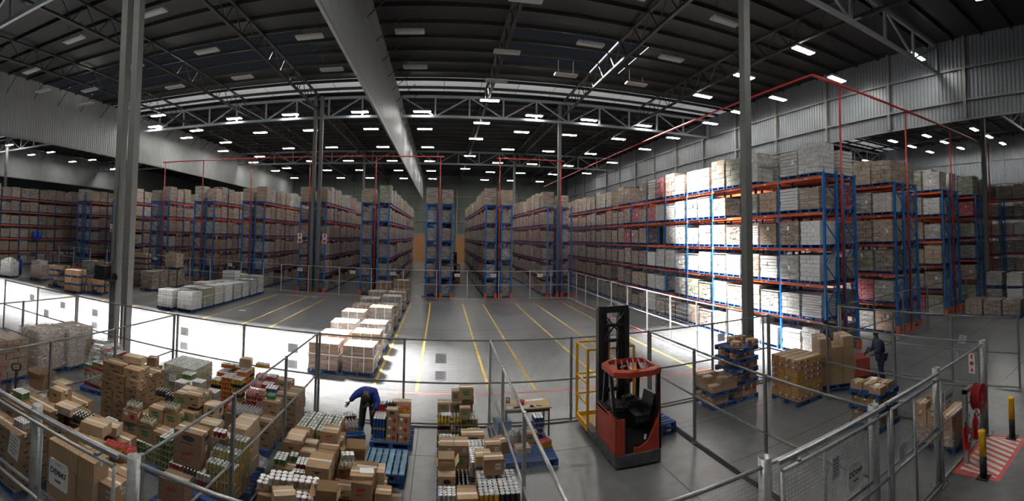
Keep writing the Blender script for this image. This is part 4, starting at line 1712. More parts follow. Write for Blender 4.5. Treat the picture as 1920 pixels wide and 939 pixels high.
def open_carton(label, x, y, z, w, d, h, rz=0., col='k', st='', flap=.6, group=None):
    t = thing('open_carton', label, 'carton', (x, y, z), rz, group)
    b = MB()
    b.box(-w / 2, -d / 2, 0, w / 2, d / 2, h, skip='t')
    b.box(w / 2 - .008, -d / 2 + .008, .01, -w / 2 + .008, d / 2 - .008, h, 1, skip='t')
    put('body', (b, [CM[col], M['card_in']]), t)
    q = MB()
    a = flap
    for sx, sy in ((1, 0), (-1, 0), (0, 1), (0, -1)):
        L = (w if sx else d) * .45
        ex, ey = sx * w / 2, sy * d / 2
        hw = (d if sx else w) / 2
        o1, o2 = (ex + sx * L * math.cos(a), ey + sy * L * math.cos(a)), h + L * math.sin(a)
        px_, py_ = (0, hw) if sx else (hw, 0)
        f_ = MB()
        f_.face([(ex - px_, ey - py_, h), (ex + px_, ey + py_, h), (o1[0] + px_, o1[1] + py_, o2), (o1[0] - px_, o1[1] - py_, o2)])
        f_.face([(ex - px_, ey - py_, h + .004), (o1[0] - px_, o1[1] - py_, o2 + .004), (o1[0] + px_, o1[1] + py_, o2 + .004), (ex + px_, ey + py_, h + .004)])
        put('flap', (f_, CM[col]), t)
    if st:
        stuff(put('print', print_mesh(w, d, h, st), t))
    return t


open_carton('open carton with red goods on the low wrapped load', -9.2, 7.9, .79, .5, .42, .22, .1, 'd', flap=1.2)
carton('flat carton under film on the low wrapped load', -8.75, 8.25, .79, .45, .45, .18, .1, '', 'l')
open_carton('empty open brown carton on the front left stack', -7.9, 6.35, .72, .55, .45, .32, .2, 'd', flap=.9)
# pallet truck with loop handle
pj = thing('hand_pallet_truck', 'hand pallet truck with black loop handle at the left', 'pallet truck', (-10.2, 7.8, 0), math.radians(143))
b = MB()
for s in (-.2, .2):
    b.box(.1, s - .08, .06, 1.2, s + .08, .12)
put('fork', (b, M['truck_black']), pj)
b = MB()
b.box(-.08, -.22, .05, .12, .22, .35)
put('pump_body', (b, M['truck_black']), pj)
b = MB()
b.tube((-.05, 0, .3), (-.18, 0, 1.0), .03, 8)
put('drawbar', (b, M['truck_black']), pj)
b = MB()
lp = [(-.18, 0, 1.0), (-.19, -.11, 1.02), (-.21, -.13, 1.16), (-.22, -.1, 1.2), (-.22, .1, 1.2), (-.21, .13, 1.16), (-.19, .11, 1.02), (-.18, 0, 1.0)]
for p, q in zip(lp, lp[1:]):
    b.tube(p, q, .02, 8)
put('loop_handle', (b, M['truck_black']), pj)
for s in (-.08, .08):
    b = MB()
    b.lathe([(0, s - .025), (.09, s - .025), (.09, s + .025), (0, s + .025)], (-.02, 0, .09), 14, axis='y')
    put('wheel', (b, M['rubber']), pj)

# ------------------------------------------------------------------ carton cage left of centre
pallet('blue pallet under the brown carton tower', -7.2, 9.2, 0, math.pi / 2, 1.2, 1.2)
pile('brown carton tower', -7.72, 8.62, 3, 3, .37, .39, .225, [[6, 6, 5], [6, 6, 6], [6, 6, 6]], .144, 'arrow', 'd', 'frl')
carton('flat arrow-printed carton on top left of the brown carton tower', -7.42, 8.85, 1.496, .60, .42, .22, .05, 'arrow', 'd')
carton('flat arrow-printed carton on top right of the brown carton tower', -6.86, 8.92, 1.496, .46, .50, .20, .08, 'arrow', 'k')
carton('topmost pale carton of the brown carton tower', -7.1, 9.15, 1.72, .52, .3, .15, .15, '', 'l')
carton('arrow-printed carton stepping down at the right of the brown tower', -6.78, 8.82, 1.27, .36, .38, .2, .05, 'arrow', 'k')
pallet('blue pallet with jars wrapped in film', -6.83, 11.25, 0, 0, 1.1, 1.0)
packs('wrapped jar pallet', -7.36, 10.78, 4, 4, 9, ['jar'], 3, 3, .042, .125, .144)
film('clear film around the wrapped jar pallet', -6.83, 11.26, .15, 1.08, 1.06, 1.14, m='film', seed=2)
sheet('white delivery note taped on the wrapped jar pallet', -6.95, 10.69, .98, .22, .2)
for nm, x in (('left', -5.55), ('right', -4.52)):
    pallet('blue pallet under the %s half of the tall tin pile' % nm, x, 11.75, 0, math.pi / 2, 1.2, 1.0)
packs('tall tin pile, left half', -6.04, 11.2, 3, 3, 8, ['yel', 'org', 'blk', 'org'], 4, 4, .038, .12, .144, 'frl', [[7, 8, 8], [8, 8, 9], [8, 9, 9]])
packs('tall tin pile, right half', -5.0, 11.25, 3, 3, 6, ['red', 'pb', 'red'], 4, 4, .038, .12, .144, 'frl', [[6, 6, 3], [7, 7, 6], [8, 8, 6]])
carton('small tan carton on the very top of the tall tin pile', -5.22, 11.75, 1.36, .32, .30, .22, .2, '', 'k')
pack('yellow oblong pack lying beside the top carton of the tin pile', -5.75, 11.7, 1.26, 'org', 5, 3, .038, .1, .2)
pack('flat pack of orange tins on the back right top of the tin pile', -4.9, 12.2, 1.27, 'yel', 5, 3, .038, .1, .1)
carton('open ended brown carton right of the tall tin pile', -4.15, 12.0, .80, .44, .36, .30, -.1, 'arrow', 'd')
pile('cartons below the tall tin pile', -4.42, 11.3, 2, 2, .42, .42, .26, [[3, 3], [3, 3]], .144, 'arrow', 'd', 'frl')
pack('silver and blue bottles on the cartons of the tin pile', -4.3, 11.45, .93, 'blu', 4, 4, .04, .1, .1)
pallet('blue pallet under the grey bottle cartons', -4.35, 10.35, 0, 0, 1.2, 1.0)
pile('cartons in front of the tin pile', -4.95, 9.95, 3, 2, .40, .42, .30, [[2, 2, 2], [2, 2, 3]], .144, 'arrow', 'd', 'frl')
pack('silver-grey bottles standing in front of the red tins, left', -4.62, 10.12, .75, 'gry', 4, 5, .038, .16, 0)
pack('silver-grey bottles standing in front of the red tins, right', -4.28, 10.14, .75, 'gry', 5, 5, .038, .16, 0)
pack('pink bottles standing left of the silver-grey bottles', -4.86, 10.2, .75, 'pb', 2, 4, .04, .16, 0)
carton('small yellow carton on the cartons behind the grey bottles', -4.3, 10.75, 1.05, .16, .16, .12, .2, '', 'l')
bx_ = carton('small green carton right of the small yellow carton', -4.0, 10.62, 1.05, .2, .2, .09, .2, '', 'k', tape=False)
own_mat(bx_, M['green'])
# mixed stack in front of the tower
pallet('blue pallet under the mixed bottle and carton stack', -5.85, 8.45, 0, .02, 1.3, 1.2)
packs('base of the mixed bottle stack', -6.45, 7.95, 4, 3, 3, ['jar', 'grn'], 4, 4, .038, .12, .144)
pile('mixed bottle stack', -6.45, 8.0, 3, 3, .40, .38, .30, [[1, 1, 1], [1, 2, 2], [1, 2, 3]], .52, 'green', 'k', 'frl', alt='')
carton('red-diamond carton at the front left of the mixed bottle stack', -6.28, 8.10, .83, .38, .26, .24, .1, 'diamond', 'k')
pack('cream bottles with teal caps on the red-diamond carton', -6.25, 8.12, 1.08, 'cap', 4, 3, .04, .18, .1)
pack('cream bottles with teal caps at the front of the mixed stack', -5.86, 8.13, .83, 'cap', 4, 3, .04, .18, .1)
pack('cream bottles with teal caps right in the mixed stack', -5.5, 8.5, 1.13, 'cap', 4, 3, .04, .18, .1)
pack('dark red bottles on top of the mixed stack, left', -6.1, 9.0, 1.15, 'dk', 4, 3, .04, .17, .1)
pack('dark red bottles on top of the mixed stack, right', -5.75, 8.95, 1.13, 'dk', 5, 3, .04, .17, .1)
carton('pale taped carton with red print on the mixed stack', -5.5, 9.28, 1.13, .42, .38, .26, .1, 'red', 'l')
carton('taller taped carton at the right top of the mixed stack', -5.2, 8.95, 1.2, .34, .36, .26, .1, 'arrow', 'k')
pile('tall column right of the mixed stack', -5.4, 8.65, 1, 2, .36, .40, .28, [[2], [3]], .56, 'green', 'k', 'fr')
packs('tin column beside the mixed stack', -5.02, 8.55, 1, 2, 6, ['wht', 'pb', 'wht'], 4, 4, .038, .13, .144, 'fr')
carton('oval-printed white topped carton behind the tin column', -4.85, 9.2, .95, .34, .36, .28, .1, 'oval', 'l')
packs('green juice packs in front of the tower', -6.75, 7.35, 1, 2, 5, ['grn', 'red'], 4, 3, .038, .14, .144, 'frl')
packs('red labelled packs left of the big oval carton', -5.32, 7.75, 1, 2, 6, ['grn', 'red'], 4, 3, .038, .12, .144, 'frl')
pallet('blue pallet right behind the plain carton stack', -6.7, 7.55, 0, 0, 1.2, 1.0)
carton('open topped carton with paper on the pallet behind the plain cartons', -6.95, 7.35, .146, .36, .34, .34, .2, '', 'd')
sheet('paper lying on the carton behind the plain cartons', -6.95, 7.35, .49, .2, .15, .3, lines=False).rotation_euler = (math.pi / 2 * .98, 0, .3)
packs('tins between tower and jar pallet', -6.45, 10.0, 2, 2, 9, ['wht', 'grn'], 4, 4, .038, .125, .144, 'frl', [[8, 7], [9, 8]])
pallet('blue pallet under the white lidded tins behind the tower', -6.1, 10.1, 0, 0, 1.0, .9)
carton('small brown carton beside the wrapped jar pallet', -7.4, 10.35, 1.3, .26, .26, .24, .2, '', 'd')
pile('support of the small brown carton', -7.6, 10.15, 1, 1, .4, .4, .29, [[4]], .144, 'arrow', 'd')
packs('white capped packs beside the jar pallet', -5.8, 10.45, 1, 1, 6, ['wht'], 4, 4, .04, .13, .144, 'frl')
# oval carton and jar stack in the middle of the cage
pallet('blue pallet under the big oval-printed carton', -4.45, 8.05, 0, 0, 1.2, 1.0)
packs('base of the big oval carton', -5.0, 7.65, 3, 3, 3, ['wht', 'red', 'dk'], 4, 4, .038, .12, .144)
carton('lower large printed carton under the big oval-printed carton', -4.62, 7.92, .52, .62, .42, .40, .06, 'red', 'd')
carton('big oval-printed carton with white taped top', -4.62, 7.92, .922, .62, .42, .26, .06, 'oval', 'd')
packs('yellow jar stack by the oval carton', -4.2, 7.7, 2, 3, 5, ['jar', 'jar', 'yel'], 4, 3, .038, .15, .144, 'fr', [[4, 4], [5, 5], [6, 6]])
pack('tall tins on top of the yellow jar stack', -4.1, 8.1, 1.07, 'cof', 3, 2, .045, .14, .1)
carton('white topped carton behind the big oval-printed carton', -4.55, 8.55, .90, .4, .36, .22, .1, '', 'l')
pile('carton column right of the yellow jars', -4.1, 8.4, 1, 2, .4, .4, .26, [[4], [4]], .144, '', 'l', 'fr')
carton('lone brown carton low at the divider fence', -3.75, 8.25, .15, .36, .4, .3, .1, 'arrow', 'd')
pallet('blue pallet under the lone brown carton', -3.95, 8.6, 0, .1, .9, 1.0)
carton('big brown carton on the floor behind the front fence pole', -4.4, 7.02, .30, .52, .34, .40, .08, 'red', 'd')
pallet('blue pallet under the big brown carton near the fence', -4.4, 7.0, 0, 0, 1.0, .8)
carton('flattened carton beneath the big brown carton', -4.4, 7.02, .146, .55, .4, .15, .08, '', 'k')
bag = MB()
rg = random.Random(4)
bag.lathe([(0, 0), (.30, .02), (.34, .08), (.26, .16), (.12, .22), (0, .23)], n=14)
bag.v = [(x * rg.uniform(.8, 1.2), y * rg.uniform(.8, 1.2), z * rg.uniform(.7, 1.25) if z > .01 else z) for x, y, z in bag.v]
tag(put('plastic_heap', (bag, M['film2']), None, (-3.85, 9.35, .0)), 'crumpled heap of waste film on the floor by the divider fence', 'film')
# plain cartons behind the DD047 sign
pallet('blue pallet under the plain carton stack', -5.35, 5.75, 0, 0, 1.2, 1.1)
pile('plain carton stack behind DD047', -5.9, 5.28, 3, 3, .36, .36, .32, [[4, 4, 4], [4, 4, 3], [4, 3, 3]], .144, '', 'k', 'fr')
pack('orange topped yellow cans on the plain carton stack', -5.12, 6.12, 1.2, 'ora', 5, 3, .036, .17, .3)
pack('yellow cans with red tops at the right of the plain stack', -4.98, 6.25, 1.12, 'ora', 5, 4, .036, .17, .3)
pack('red orange packs along the top of the plain carton stack', -5.62, 5.62, 1.43, 'ora', 7, 2, .04, .10, -.15)
carton('pale flat carton lying on the plain carton stack', -5.55, 6.1, 1.43, .46, .32, .18, .2, '', 'l')
pack('dark red capped bottles on the plain carton stack', -5.95, 6.18, 1.43, 'dk', 5, 4, .036, .17, .2)
carton('open topped pale carton behind the dark bottles', -5.6, 6.5, 1.3, .46, .3, .16, .3, '', 'l')
pile('support behind the plain carton stack', -5.95, 6.4, 2, 1, .40, .40, .37, [[3, 3]], .144, '', 'd', 'fr')
carton('right front carton beside the plain stack with small label', -4.72, 5.62, .8, .36, .36, .30, .05, 'bar', 'k')
pile('lower cartons right of the plain stack', -4.86, 5.45, 1, 2, .36, .38, .32, [[2], [3]], .144, '', 'k', 'fr')
# far left front stack
for x, y in ((-7.2, 5.7), (-6.85, 6.75)):
    pallet('blue pallet under the far left front cartons, %s one' % ('nearer' if y < 6 else 'farther'), x, y, 0, 0, 1.1, 1.0)
pile('far left front stack', -7.75, 5.2, 3, 3, .37, .38, .26, [[4, 4, 4], [5, 5, 4], [5, 5, 5]], .144, 'arrow', 'd', 'fr')
pile('second far left stack', -7.35, 6.4, 3, 2, .36, .40, .25, [[5, 5, 5], [5, 5, 4]], .144, 'arrow', 'd', 'fr')
carton('tall brown carton on the second far left stack', -6.95, 6.5, 1.40, .34, .34, .32, .1, 'arrow', 'k')
carton('flat pale carton beside the tall one at far left', -6.55, 6.35, 1.40, .42, .36, .14, .1, 'bar', 'l')
pack('green and white packs on the far left front stack', -7.5, 5.9, 1.45, 'grn', 4, 3, .04, .16, .1)
pack('white lidded packs on the far left front stack', -6.9, 5.5, 1.19, 'wht', 4, 3, .04, .13, .1)

# ------------------------------------------------------------------ cage of the stooping man
pallet('blue pallet under the full jar pallet', -2.66, 10.4, 0, 0, 1.1, 1.15)
packs('full jar pallet', -3.14, 9.85, 4, 6, 5, ['jar'], 3, 2, .036, .13, .144, 'fr', pitch=.025)
pallet('blue pallet under the big taped cartons', -2.47, 8.75, 0, 0, 1.15, 1.0)
pallet('blue pallet at the front of the big taped cartons', -2.4, 7.45, 0, 0, 1.1, 1.1)
pile('taped carton stack in front of the jars', -3.0, 8.22, 3, 3, .37, .42, .29, [[2, 2, 3], [3, 2, 3], [3, 2, 3]], .144, 'arrow', 'd', 'fr')
carton('big taped carton right front on the stack before the jars', -2.08, 8.12, .80, .42, .58, .26, .06, 'arrow', 'k')
carton('flat taped carton back left on the stack before the jars', -2.80, 8.95, 1.02, .34, .52, .04, .06, '', 'l')
carton('small flat carton in the middle of the stack before the jars', -2.52, 9.05, .73, .28, .22, .2, .05, '', 'l')
carton('second small flat carton in the middle of the stack', -2.50, 8.80, .73, .3, .22, .14, .05, '', 'l')
carton('carton with red print at the back right of the taped stack', -2.12, 9.08, 1.02, .33, .40, .21, .04, 'red', 'k')
pack('green jars with white lids on the taped stack, left', -2.92, 8.40, .73, 'grn', 3, 4, .04, .13, .1)
pack('green jars with white lids on the taped stack, second', -2.72, 8.62, .73, 'grn', 2, 4, .04, .13, .1)
pack('white lidded jars on the taped stack, right', -2.46, 8.40, .73, 'cof', 4, 4, .036, .12, .1)
pack('white lidded jars lower in the taped stack', -2.46, 8.14, .73, 'wht', 4, 2, .036, .06, .1)
# tubs at the very front
pile('open tub cartons at the very front', -2.85, 7.02, 3, 2, .36, .40, .36, [[2, 2, 2], [2, 2, 2]], .144, '', 'd', 'fr')
pack('white tubs with pink rims heaped at the front, upper left', -2.50, 7.22, 1.02, 'pnk', 4, 3, .05, .13, .2)
pack('white tubs with pink rims heaped at the front, lower left', -2.72, 7.28, .87, 'pnk', 4, 3, .05, .13, .1)
pack('white tubs with pink rims heaped at the front, middle', -2.12, 7.35, .95, 'pnk', 4, 2, .055, .15, .1)
pack('white tubs with pink rims heaped at the front, right', -1.82, 7.45, .87, 'pnk', 3, 3, .05, .13, .1)
pack('white tubs with pink rims heaped at the front, near right', -2.1, 7.08, .87, 'pnk', 4, 2, .05, .13, .1)
carton('taped carton at the front edge among the white tubs', -2.36, 6.95, .87, .34, .28, .2, .5, '', 'l')
open_carton('open carton with upright flap beside the white tubs', -1.72, 7.12, .84, .34, .34, .16, .15, 'k', flap=1.1)
# middle stack with paper sheet
pallet('wooden pallet under the carton with the paper sheet', -1.5, 8.55, 0, 0, 1.0, 1.0, m='pal_wood')
pile('stack under the carton with the paper sheet', -1.88, 8.12, 2, 2, .38, .42, .30, [[1, 2], [2, 2]], .144, 'red', 'd', 'frl')
carton('large carton with paper sheet on top in the middle stack', -1.36, 8.42, .75, .42, .36, .06, .1, '', 'k')
sheet('blue-white paper sheet lying on the middle stack', -1.28, 8.46, .815, .26, .2, .2, lines=False).rotation_euler = (math.pi / 2, 0, .2)
carton('front left carton of the middle stack', -1.68, 8.28, .446, .36, .34, .16, .05, 'arrow', 'k')
pack('white capped spray tins on the middle stack, front', -1.66, 8.62, .75, 'cap', 4, 2, .04, .15, .3)
pack('white capped spray tins on the middle stack, back', -1.72, 8.82, .75, 'wht', 3, 2, .042, .16, .3)
open_carton('open carton with a yellow flap behind the spray tins', -1.64, 9.18, .45, .40, .40, .30, .1, 'k', 'red', flap=1.15)
pile('support of the open carton', -1.84, 8.98, 1, 1, .40, .40, .30, [[1]], .144, '', 'd')
carton('narrow carton at the right of the middle stack', -1.08, 8.85, .45, .18, .36, .24, .05, '', 'l')
pile('support of the narrow carton', -1.22, 8.68, 1, 1, .28, .36, .30, [[1]], .144, 'red', 'd')
carton('taped carton on the wooden pallet at the front', -.95, 8.36, .30, .28, .30, .26, .02, '', 'k')
pallet('bare wooden pallet under the taped front carton', -.95, 8.3, .146, 0, .6, .9, m='pal_wood')
pallet('lower wooden pallet at the front of the empty blue-topped pallet', -.95, 8.3, 0, 0, .6, .9, m='pal_wood')
ep = pallet('empty pallet with worn blue deck boards in front of the red-diamond cartons', -1.14, 9.98, .146, math.pi / 2, 1.08, .95, m='pal_blue', top='board_blue')
pallet('lower pallet beneath the empty blue-boarded pallet', -1.14, 9.98, 0, math.pi / 2, 1.08, .95, m='pal_blue')
pallet('blue pallet under the red-diamond cartons', -1.12, 11.62, 0, 0, 1.02, 1.0)
pile('red-diamond block beside the stooping man', -1.24, 11.18, 2, 3, .28, .30, .205, [[3, 3], [3, 3], [3, 3]], .144, 'diamond', 'k', 'fr')
carton('black-printed carton at the front left top of the red-diamond block', -1.12, 11.3, .762, .27, .26, .14, .03, 'oval', 'k')
packs('bottles left of the red-diamond block', -1.58, 11.2, 1, 3, 2, ['blu', 'yel'], 4, 4, .037, .26, .144, 'frl')
pack('red cans on the back left of the red-diamond block', -1.42, 11.75, .66, 'red', 4, 3, .036, .2, 0)
pack('dark cans on the back of the red-diamond block', -1.2, 11.7, .762, 'dk', 4, 3, .036, .16, 0)
pack('yellow red cans on the right top of the red-diamond block', -.82, 11.5, .762, 'ora', 4, 3, .034, .12, 0)
carton('wide pale carton at the back top of the red-diamond block', -.95, 11.98, .762, .5, .26, .10, .02, '', 'l')
pallet('small blue pallet behind the jars by the man', -2.35, 11.75, 0, .4, .8, 1.0)
pack('pink bottles on the small pallet by the man', -2.42, 11.5, .146, 'pb', 4, 3, .04, .22, .4)
pack('silver bottles on the small pallet by the man', -2.2, 11.7, .146, 'gry', 4, 4, .04, .22, .4)
pack('dark red cans on the small pallet by the man', -2.3, 12.0, .146, 'cof', 4, 3, .04, .26, .4)

# ------------------------------------------------------------------ centre pile
for i, y in enumerate((11.35, 10.15, 8.95, 7.75)):
    pallet('blue pallet under the long centre pile, %s from the back' % ORD[i + 1], .55, y, 0, 0, 1.1, 1.1)
packs('back of the long centre pile', -.02, 11.0, 3, 2, 5, ['blk', 'gry', 'grn'], 4, 4, .038, .125, .144, 'frl', [[4, 4, 4], [5, 5, 5]])
pack('yellow oil bottles at the back of the centre pile, left', .15, 11.1, .66, 'oil', 4, 3, .038, .22)
pack('yellow oil bottles at the back of the centre pile, middle', .48, 11.1, .66, 'oil', 3, 3, .038, .22)
pack('pale yellow jars at the back of the centre pile, right', .8, 11.1, .66, 'jar', 4, 3, .038, .16)
pile('back cartons of the centre pile', -.02, 11.45, 3, 1, .3, .34, .2, [[1, 1, 2]], .80, 'green', 'k', 'fr')
carton('tall green-printed carton at the back top of the centre pile', .68, 11.35, 1.2, .34, .30, .26, .02, 'green', 'k')
carton('narrow green-printed carton left of the tall back carton', .42, 11.4, 1.12, .18, .28, .24, .02, 'green', 'k')
carton('small green-printed carton in front of the tall back carton', .64, 11.02, .86, .25, .24, .24, .02, 'green', 'k')
sheet('white sheet lying on the oil bottles of the centre pile', .2, 11.12, .89, .24, .2, 0, lines=False).rotation_euler = (math.pi / 2, 0, .1)
packs('second section of the centre pile', .02, 9.9, 3, 2, 4, ['dk', 'wht'], 4, 4, .038, .13, .144, 'frl', [[3, 3, 4], [4, 4, 5]])
pack('oil bottles with white caps in the second section of the centre pile', .3, 10.2, .56, 'oil', 4, 2, .04, .2)
carton('wide oval-printed carton across the centre pile', .74, 9.86, .82, .48, .34, .18, .02, 'oval', 'k')
packs('white lidded tins of the centre pile', .60, 8.45, 2, 4, 7, ['wht', 'wht', 'blu'], 4, 4, .038, .125, .144, 'frl', [[7, 7], [7, 7], [6, 6], [6, 6]])
pile('green carton section of the centre pile', .02, 9.0, 2, 2, .29, .40, .25, [[3, 3], [3, 3]], .144, 'green', 'd', 'frl')
carton('left barcoded carton on the centre pile', .18, 9.22, .90, .27, .42, .19, .01, 'bar', 'k')
carton('right barcoded carton on the centre pile', .47, 9.22, .90, .28, .42, .19, -.01, 'bar', 'k')
pile('oval-printed column at the left of the centre pile', .02, 8.15, 1, 2, .32, .36, .20, [[4], [4]], .144, 'oval', 'k', 'frl')
open_carton('open white-flapped carton on the oval-printed column', .17, 8.5, .95, .30, .30, .06, 0, 'l', flap=1.0)
packs('dark bottles between oval column and tins', .36, 8.2, 1, 2, 3, ['dk'], 3, 4, .038, .2, .144, 'fr')
carton('green-banded barcoded carton at the right of the centre pile', 1.06, 8.92, 1.02, .30, .30, .19, .02, 'bar', 'k')
carton('brown carton behind the green-banded one', 1.24, 9.12, .94, .2, .34, .22, .3, '', 'd')
carton('tall carton left behind the front barcoded carton', .83, 8.45, 1.05, .28, .30, .17, .02, '', 'k')
carton('front barcoded carton on the yellow tins', .98, 8.12, 1.05, .34, .28, .26, .02, 'bar', 'd')
packs('front tin stack of the centre pile', .68, 7.5, 2, 3, 5, ['yel', 'blk', 'org', 'blk'], 4, 3, .042, .165, .144, 'frl')
packs('front left packs of the centre pile', .02, 7.45, 1, 2, 5, ['wht', 'cap', 'wht'], 4, 4, .038, .135, .144, 'frl', [[4], [5]])
pile('front cartons of the centre pile', .34, 7.35, 1, 2, .33, .36, .24, [[3], [3]], .144, 'bar', 'k', 'fr')
carton('oval barcoded carton at the front of the centre pile', .49, 7.5, .866, .32, .32, .16, .02, 'bar', 'k')
packs('teal capped packs at the front left corner of the centre pile', .0, 7.12, 1, 1, 3, ['cap'], 4, 4, .038, .17, .144, 'fr')

# ------------------------------------------------------------------ work table and odd pallet
wt = thing('work_table', 'work table with plywood top and grey steel legs by the fence', 'table', (2.30, 12.06, 0))
b = MB()
b.box(-.62, -.36, .72, .62, .36, .75)
put('tabletop', (b, M['wood']), wt)
b = MB()
b.box(-.58, -.32, .64, .58, -.29, .72)
b.box(-.58, .29, .64, .58, .32, .72)
b.box(-.58, -.32, .64, -.55, .32, .72)
b.box(.55, -.32, .64, .58, .32, .72)
put('apron', (b, M['column']), wt)
lg_ = MB()
lg_.box(-.02, -.02, 0, .02, .02, .66)
lgm = lg_.mesh('leg', [M['column']])
for x in (-.56, .56):
    for y in (-.3, .3):
        put('leg', lgm, wt, (x, y, 0))


def flat(label, x, y, z, w, d, h, m, rz=0., name='paper_sheet', cat='paper'):
    b = MB()
    b.box(-w / 2, -d / 2, 0, w / 2, d / 2, h)
    return tag(put(name, (b, M[m]), None, (x, y, z), rz), label, cat)


flat('long white paper at the back of the work table', 2.58, 12.28, .751, .5, .14, .004, 'paper', .05)
flat('white form lying at the front left of the work table', 1.92, 11.86, .751, .3, .2, .004, 'paper', .2)
flat('white form in the middle of the work table', 2.3, 11.86, .751, .42, .16, .004, 'paper', .1)
flat('black stapler on the front edge of the work table', 2.02, 11.78, .751, .18, .04, .03, 'black', .2, 'stapler', 'stapler')
b = MB()
b.lathe([(.04, 0), (.075, 0), (.075, .11), (.04, .11), (.04, 0)], n=18)
o = tag(put('tape_roll', (b, M['red']), None, (2.18, 12.02, .751)), 'red roll of tape standing on the work table', 'tape')
b = MB()
b.lathe([(.03, 0), (.055, 0), (.055, .02), (.03, .02), (.03, 0)], n=16)
tag(put('tape_roll', (b, M['black']), None, (2.42, 11.82, .756)), 'small black ring lying on the paper of the work table', 'tape')
td = thing('tape_dispenser', 'black tape dispenser at the left of the work table', 'tape dispenser', (1.84, 12.18, .751))
b = MB()
b.box(-.06, -.03, 0, .06, .03, .02)
b.box(-.05, -.03, .02, -.03, .03, .14)
b.box(.03, -.03, .02, .05, .03, .14)
b.box(-.05, -.03, .12, .05, .03, .14)
put('frame', (b, M['black']), td)
b = MB()
b.lathe([(0, -.02), (.035, -.02), (.035, .02), (0, .02)], (0, 0, .075), 12, axis='y')
put('roll', (b, M['tape']), td)
flat('small pen lying on the right of the work table', 2.62, 11.84, .751, .14, .012, .01, 'black', -.3, 'pen', 'pen')
for i, (x, y) in enumerate(((2.12, 10.62), (2.12, 11.42))):
    pallet('slatted blue pallet right of the divider fence, %s one' % ('nearer' if i == 0 else 'farther'), x, y, 0, 0, 1.2, .8)
packs('blue tin column on the odd pallet', 2.36, 11.25, 1, 1, 4, ['blu'], 3, 4, .04, .13, .146, 'frl')
carton('brown carton on the odd pallet by the blue tins', 2.2, 11.1, .146, .4, .34, .3, .1, 'arrow', 'd')
carton('low carton under the open box on the odd pallet', 1.98, 10.75, .146, .34, .3, .12, .1, '', 'l')
pack('red topped pack on the corner of the odd pallet', 2.55, 10.85, .146, 'ora', 4, 3, .036, .16, .35)
pack('silver grey pack leaning at the divider fence', 1.72, 11.15, .30, 'gry', 5, 3, .04, .12, .4)
carton('brown carton under the silver grey pack', 1.72, 11.15, .146, .36, .3, .15, .4, '', 'd')
flat('dark blue crate side by the divider fence', 1.66, 11.9, .146, .36, .4, .3, 'board_blue', .2, 'plastic_crate', 'crate')
pallet('blue pallet behind the reach truck, lower', 5.55, 11.2, 0, .1, .9, 1.0)
pallet('blue pallet behind the reach truck, upper', 5.55, 11.2, .146, .1, .9, 1.0)

# ------------------------------------------------------------------ right cage
pallet('lower blue pallet of the low two-level stack', 8.15, 11.95, 0, 0, 1.0, 1.05)
pile('lower level of the two-level stack', 7.68, 11.46, 3, 3, .31, .32, .20, [[1, 1, 0], [1, 1, 1], [1, 1, 1]], .146, 'red', 'k', 'fl')
pallet('upper blue pallet of the low two-level stack', 8.15, 11.95, .36, 0, 1.0, 1.05)
pile('upper level of the two-level stack', 7.66, 11.44, 3, 3, .32, .33, .19, [[1, 2, 1], [2, 1, 2], [2, 2, 1]], .506, '', 'k', 'fl')
z = 0
for k in range(5):
    pallet('blue pallet, %s, tall leaning pallet stack' % TIER[k].replace('tier', 'layer'), 9.0 - .02 * k, 12.0 - .03 * k, z, .03 * k, 1.0, 1.0, group='pallets of the tall leaning stack')
    z += .146
    for i in range(3):
        for j in range(2):
            if (i + j + k) % 3 == 2 and k > 0:
                continue
            carton('red-diamond carton, %s layer, %s %s, tall leaning pallet stack' % (ORD[k + 1], ('front', 'back')[j], ('left', 'middle', 'right')[i]), 8.68 + .31 * i, 11.68 + .6 * j - .03 * k, z, .28, .3,
                   .19 if k else .38, 0, 'diamond', 'k', tape=False, group='cartons of the tall leaning stack')
    z += .192 if k else .382
pallet('blue pallet under the big red-diamond carton block', 10.28, 10.52, 0, 0, 1.1, 1.2)
pile('big block of carton goods', 9.74, 9.92, 4, 4, .27, .30, .178, [[7] * 4] * 4, .146, 'diamond', 'k', 'fl', jit=.006, alt='yel')
pallet('lower blue pallet of the stack with white label cartons', 10.2, 7.45, 0, 0, .95, 1.0)
pile('lowest level of the stack with white label cartons', 9.76, 6.98, 3, 3, .30, .31, .30, [[1, 1, 1], [1, 1, 1], [1, 1, 1]], .146, 'arrow', 'd', 'fl')
pallet('middle blue pallet of the stack with white label cartons', 10.2, 7.45, .45, 0, .95, 1.0)
pile('middle level of the stack with white label cartons', 9.76, 6.98, 3, 3, .30, .31, .22, [[1, 1, 1], [1, 1, 1], [1, 1, 1]], .596, 'arrow', 'd', 'fl')
pallet('top blue pallet of the stack with white label cartons', 10.2, 7.45, .82, 0, .95, 1.0)
for i, (x, y, h, s) in enumerate(((9.95, 7.15, .17, ''), (10.1, 7.55, .17, ''), (10.4, 7.2, .17, 'bar'), (10.42, 7.62, .16, ''), (10.0, 7.8, .20, ''))):
    carton('tan carton on the top pallet of the right stack, %s' % ('nearest corner', 'left middle', 'right with barcode', 'back right with paper', 'back left')[i], x, y, .966, .32, .36, h, .08, s, 'k', group='cartons on the top pallet of the right stack')
sheet('paper lying on the top cartons of the right stack', 10.02, 7.2, 1.14, .2, .14, 0, lines=False).rotation_euler = (math.pi / 2, 0, .3)
sheet('paper label lying on the back carton of the right stack', 10.44, 7.62, 1.13, .22, .16, 0, lines=False).rotation_euler = (math.pi / 2, 0, .3)
pallet('pallet under the film banded load at the right', 10.08, 5.3, 0, 0, .95, 1.1)
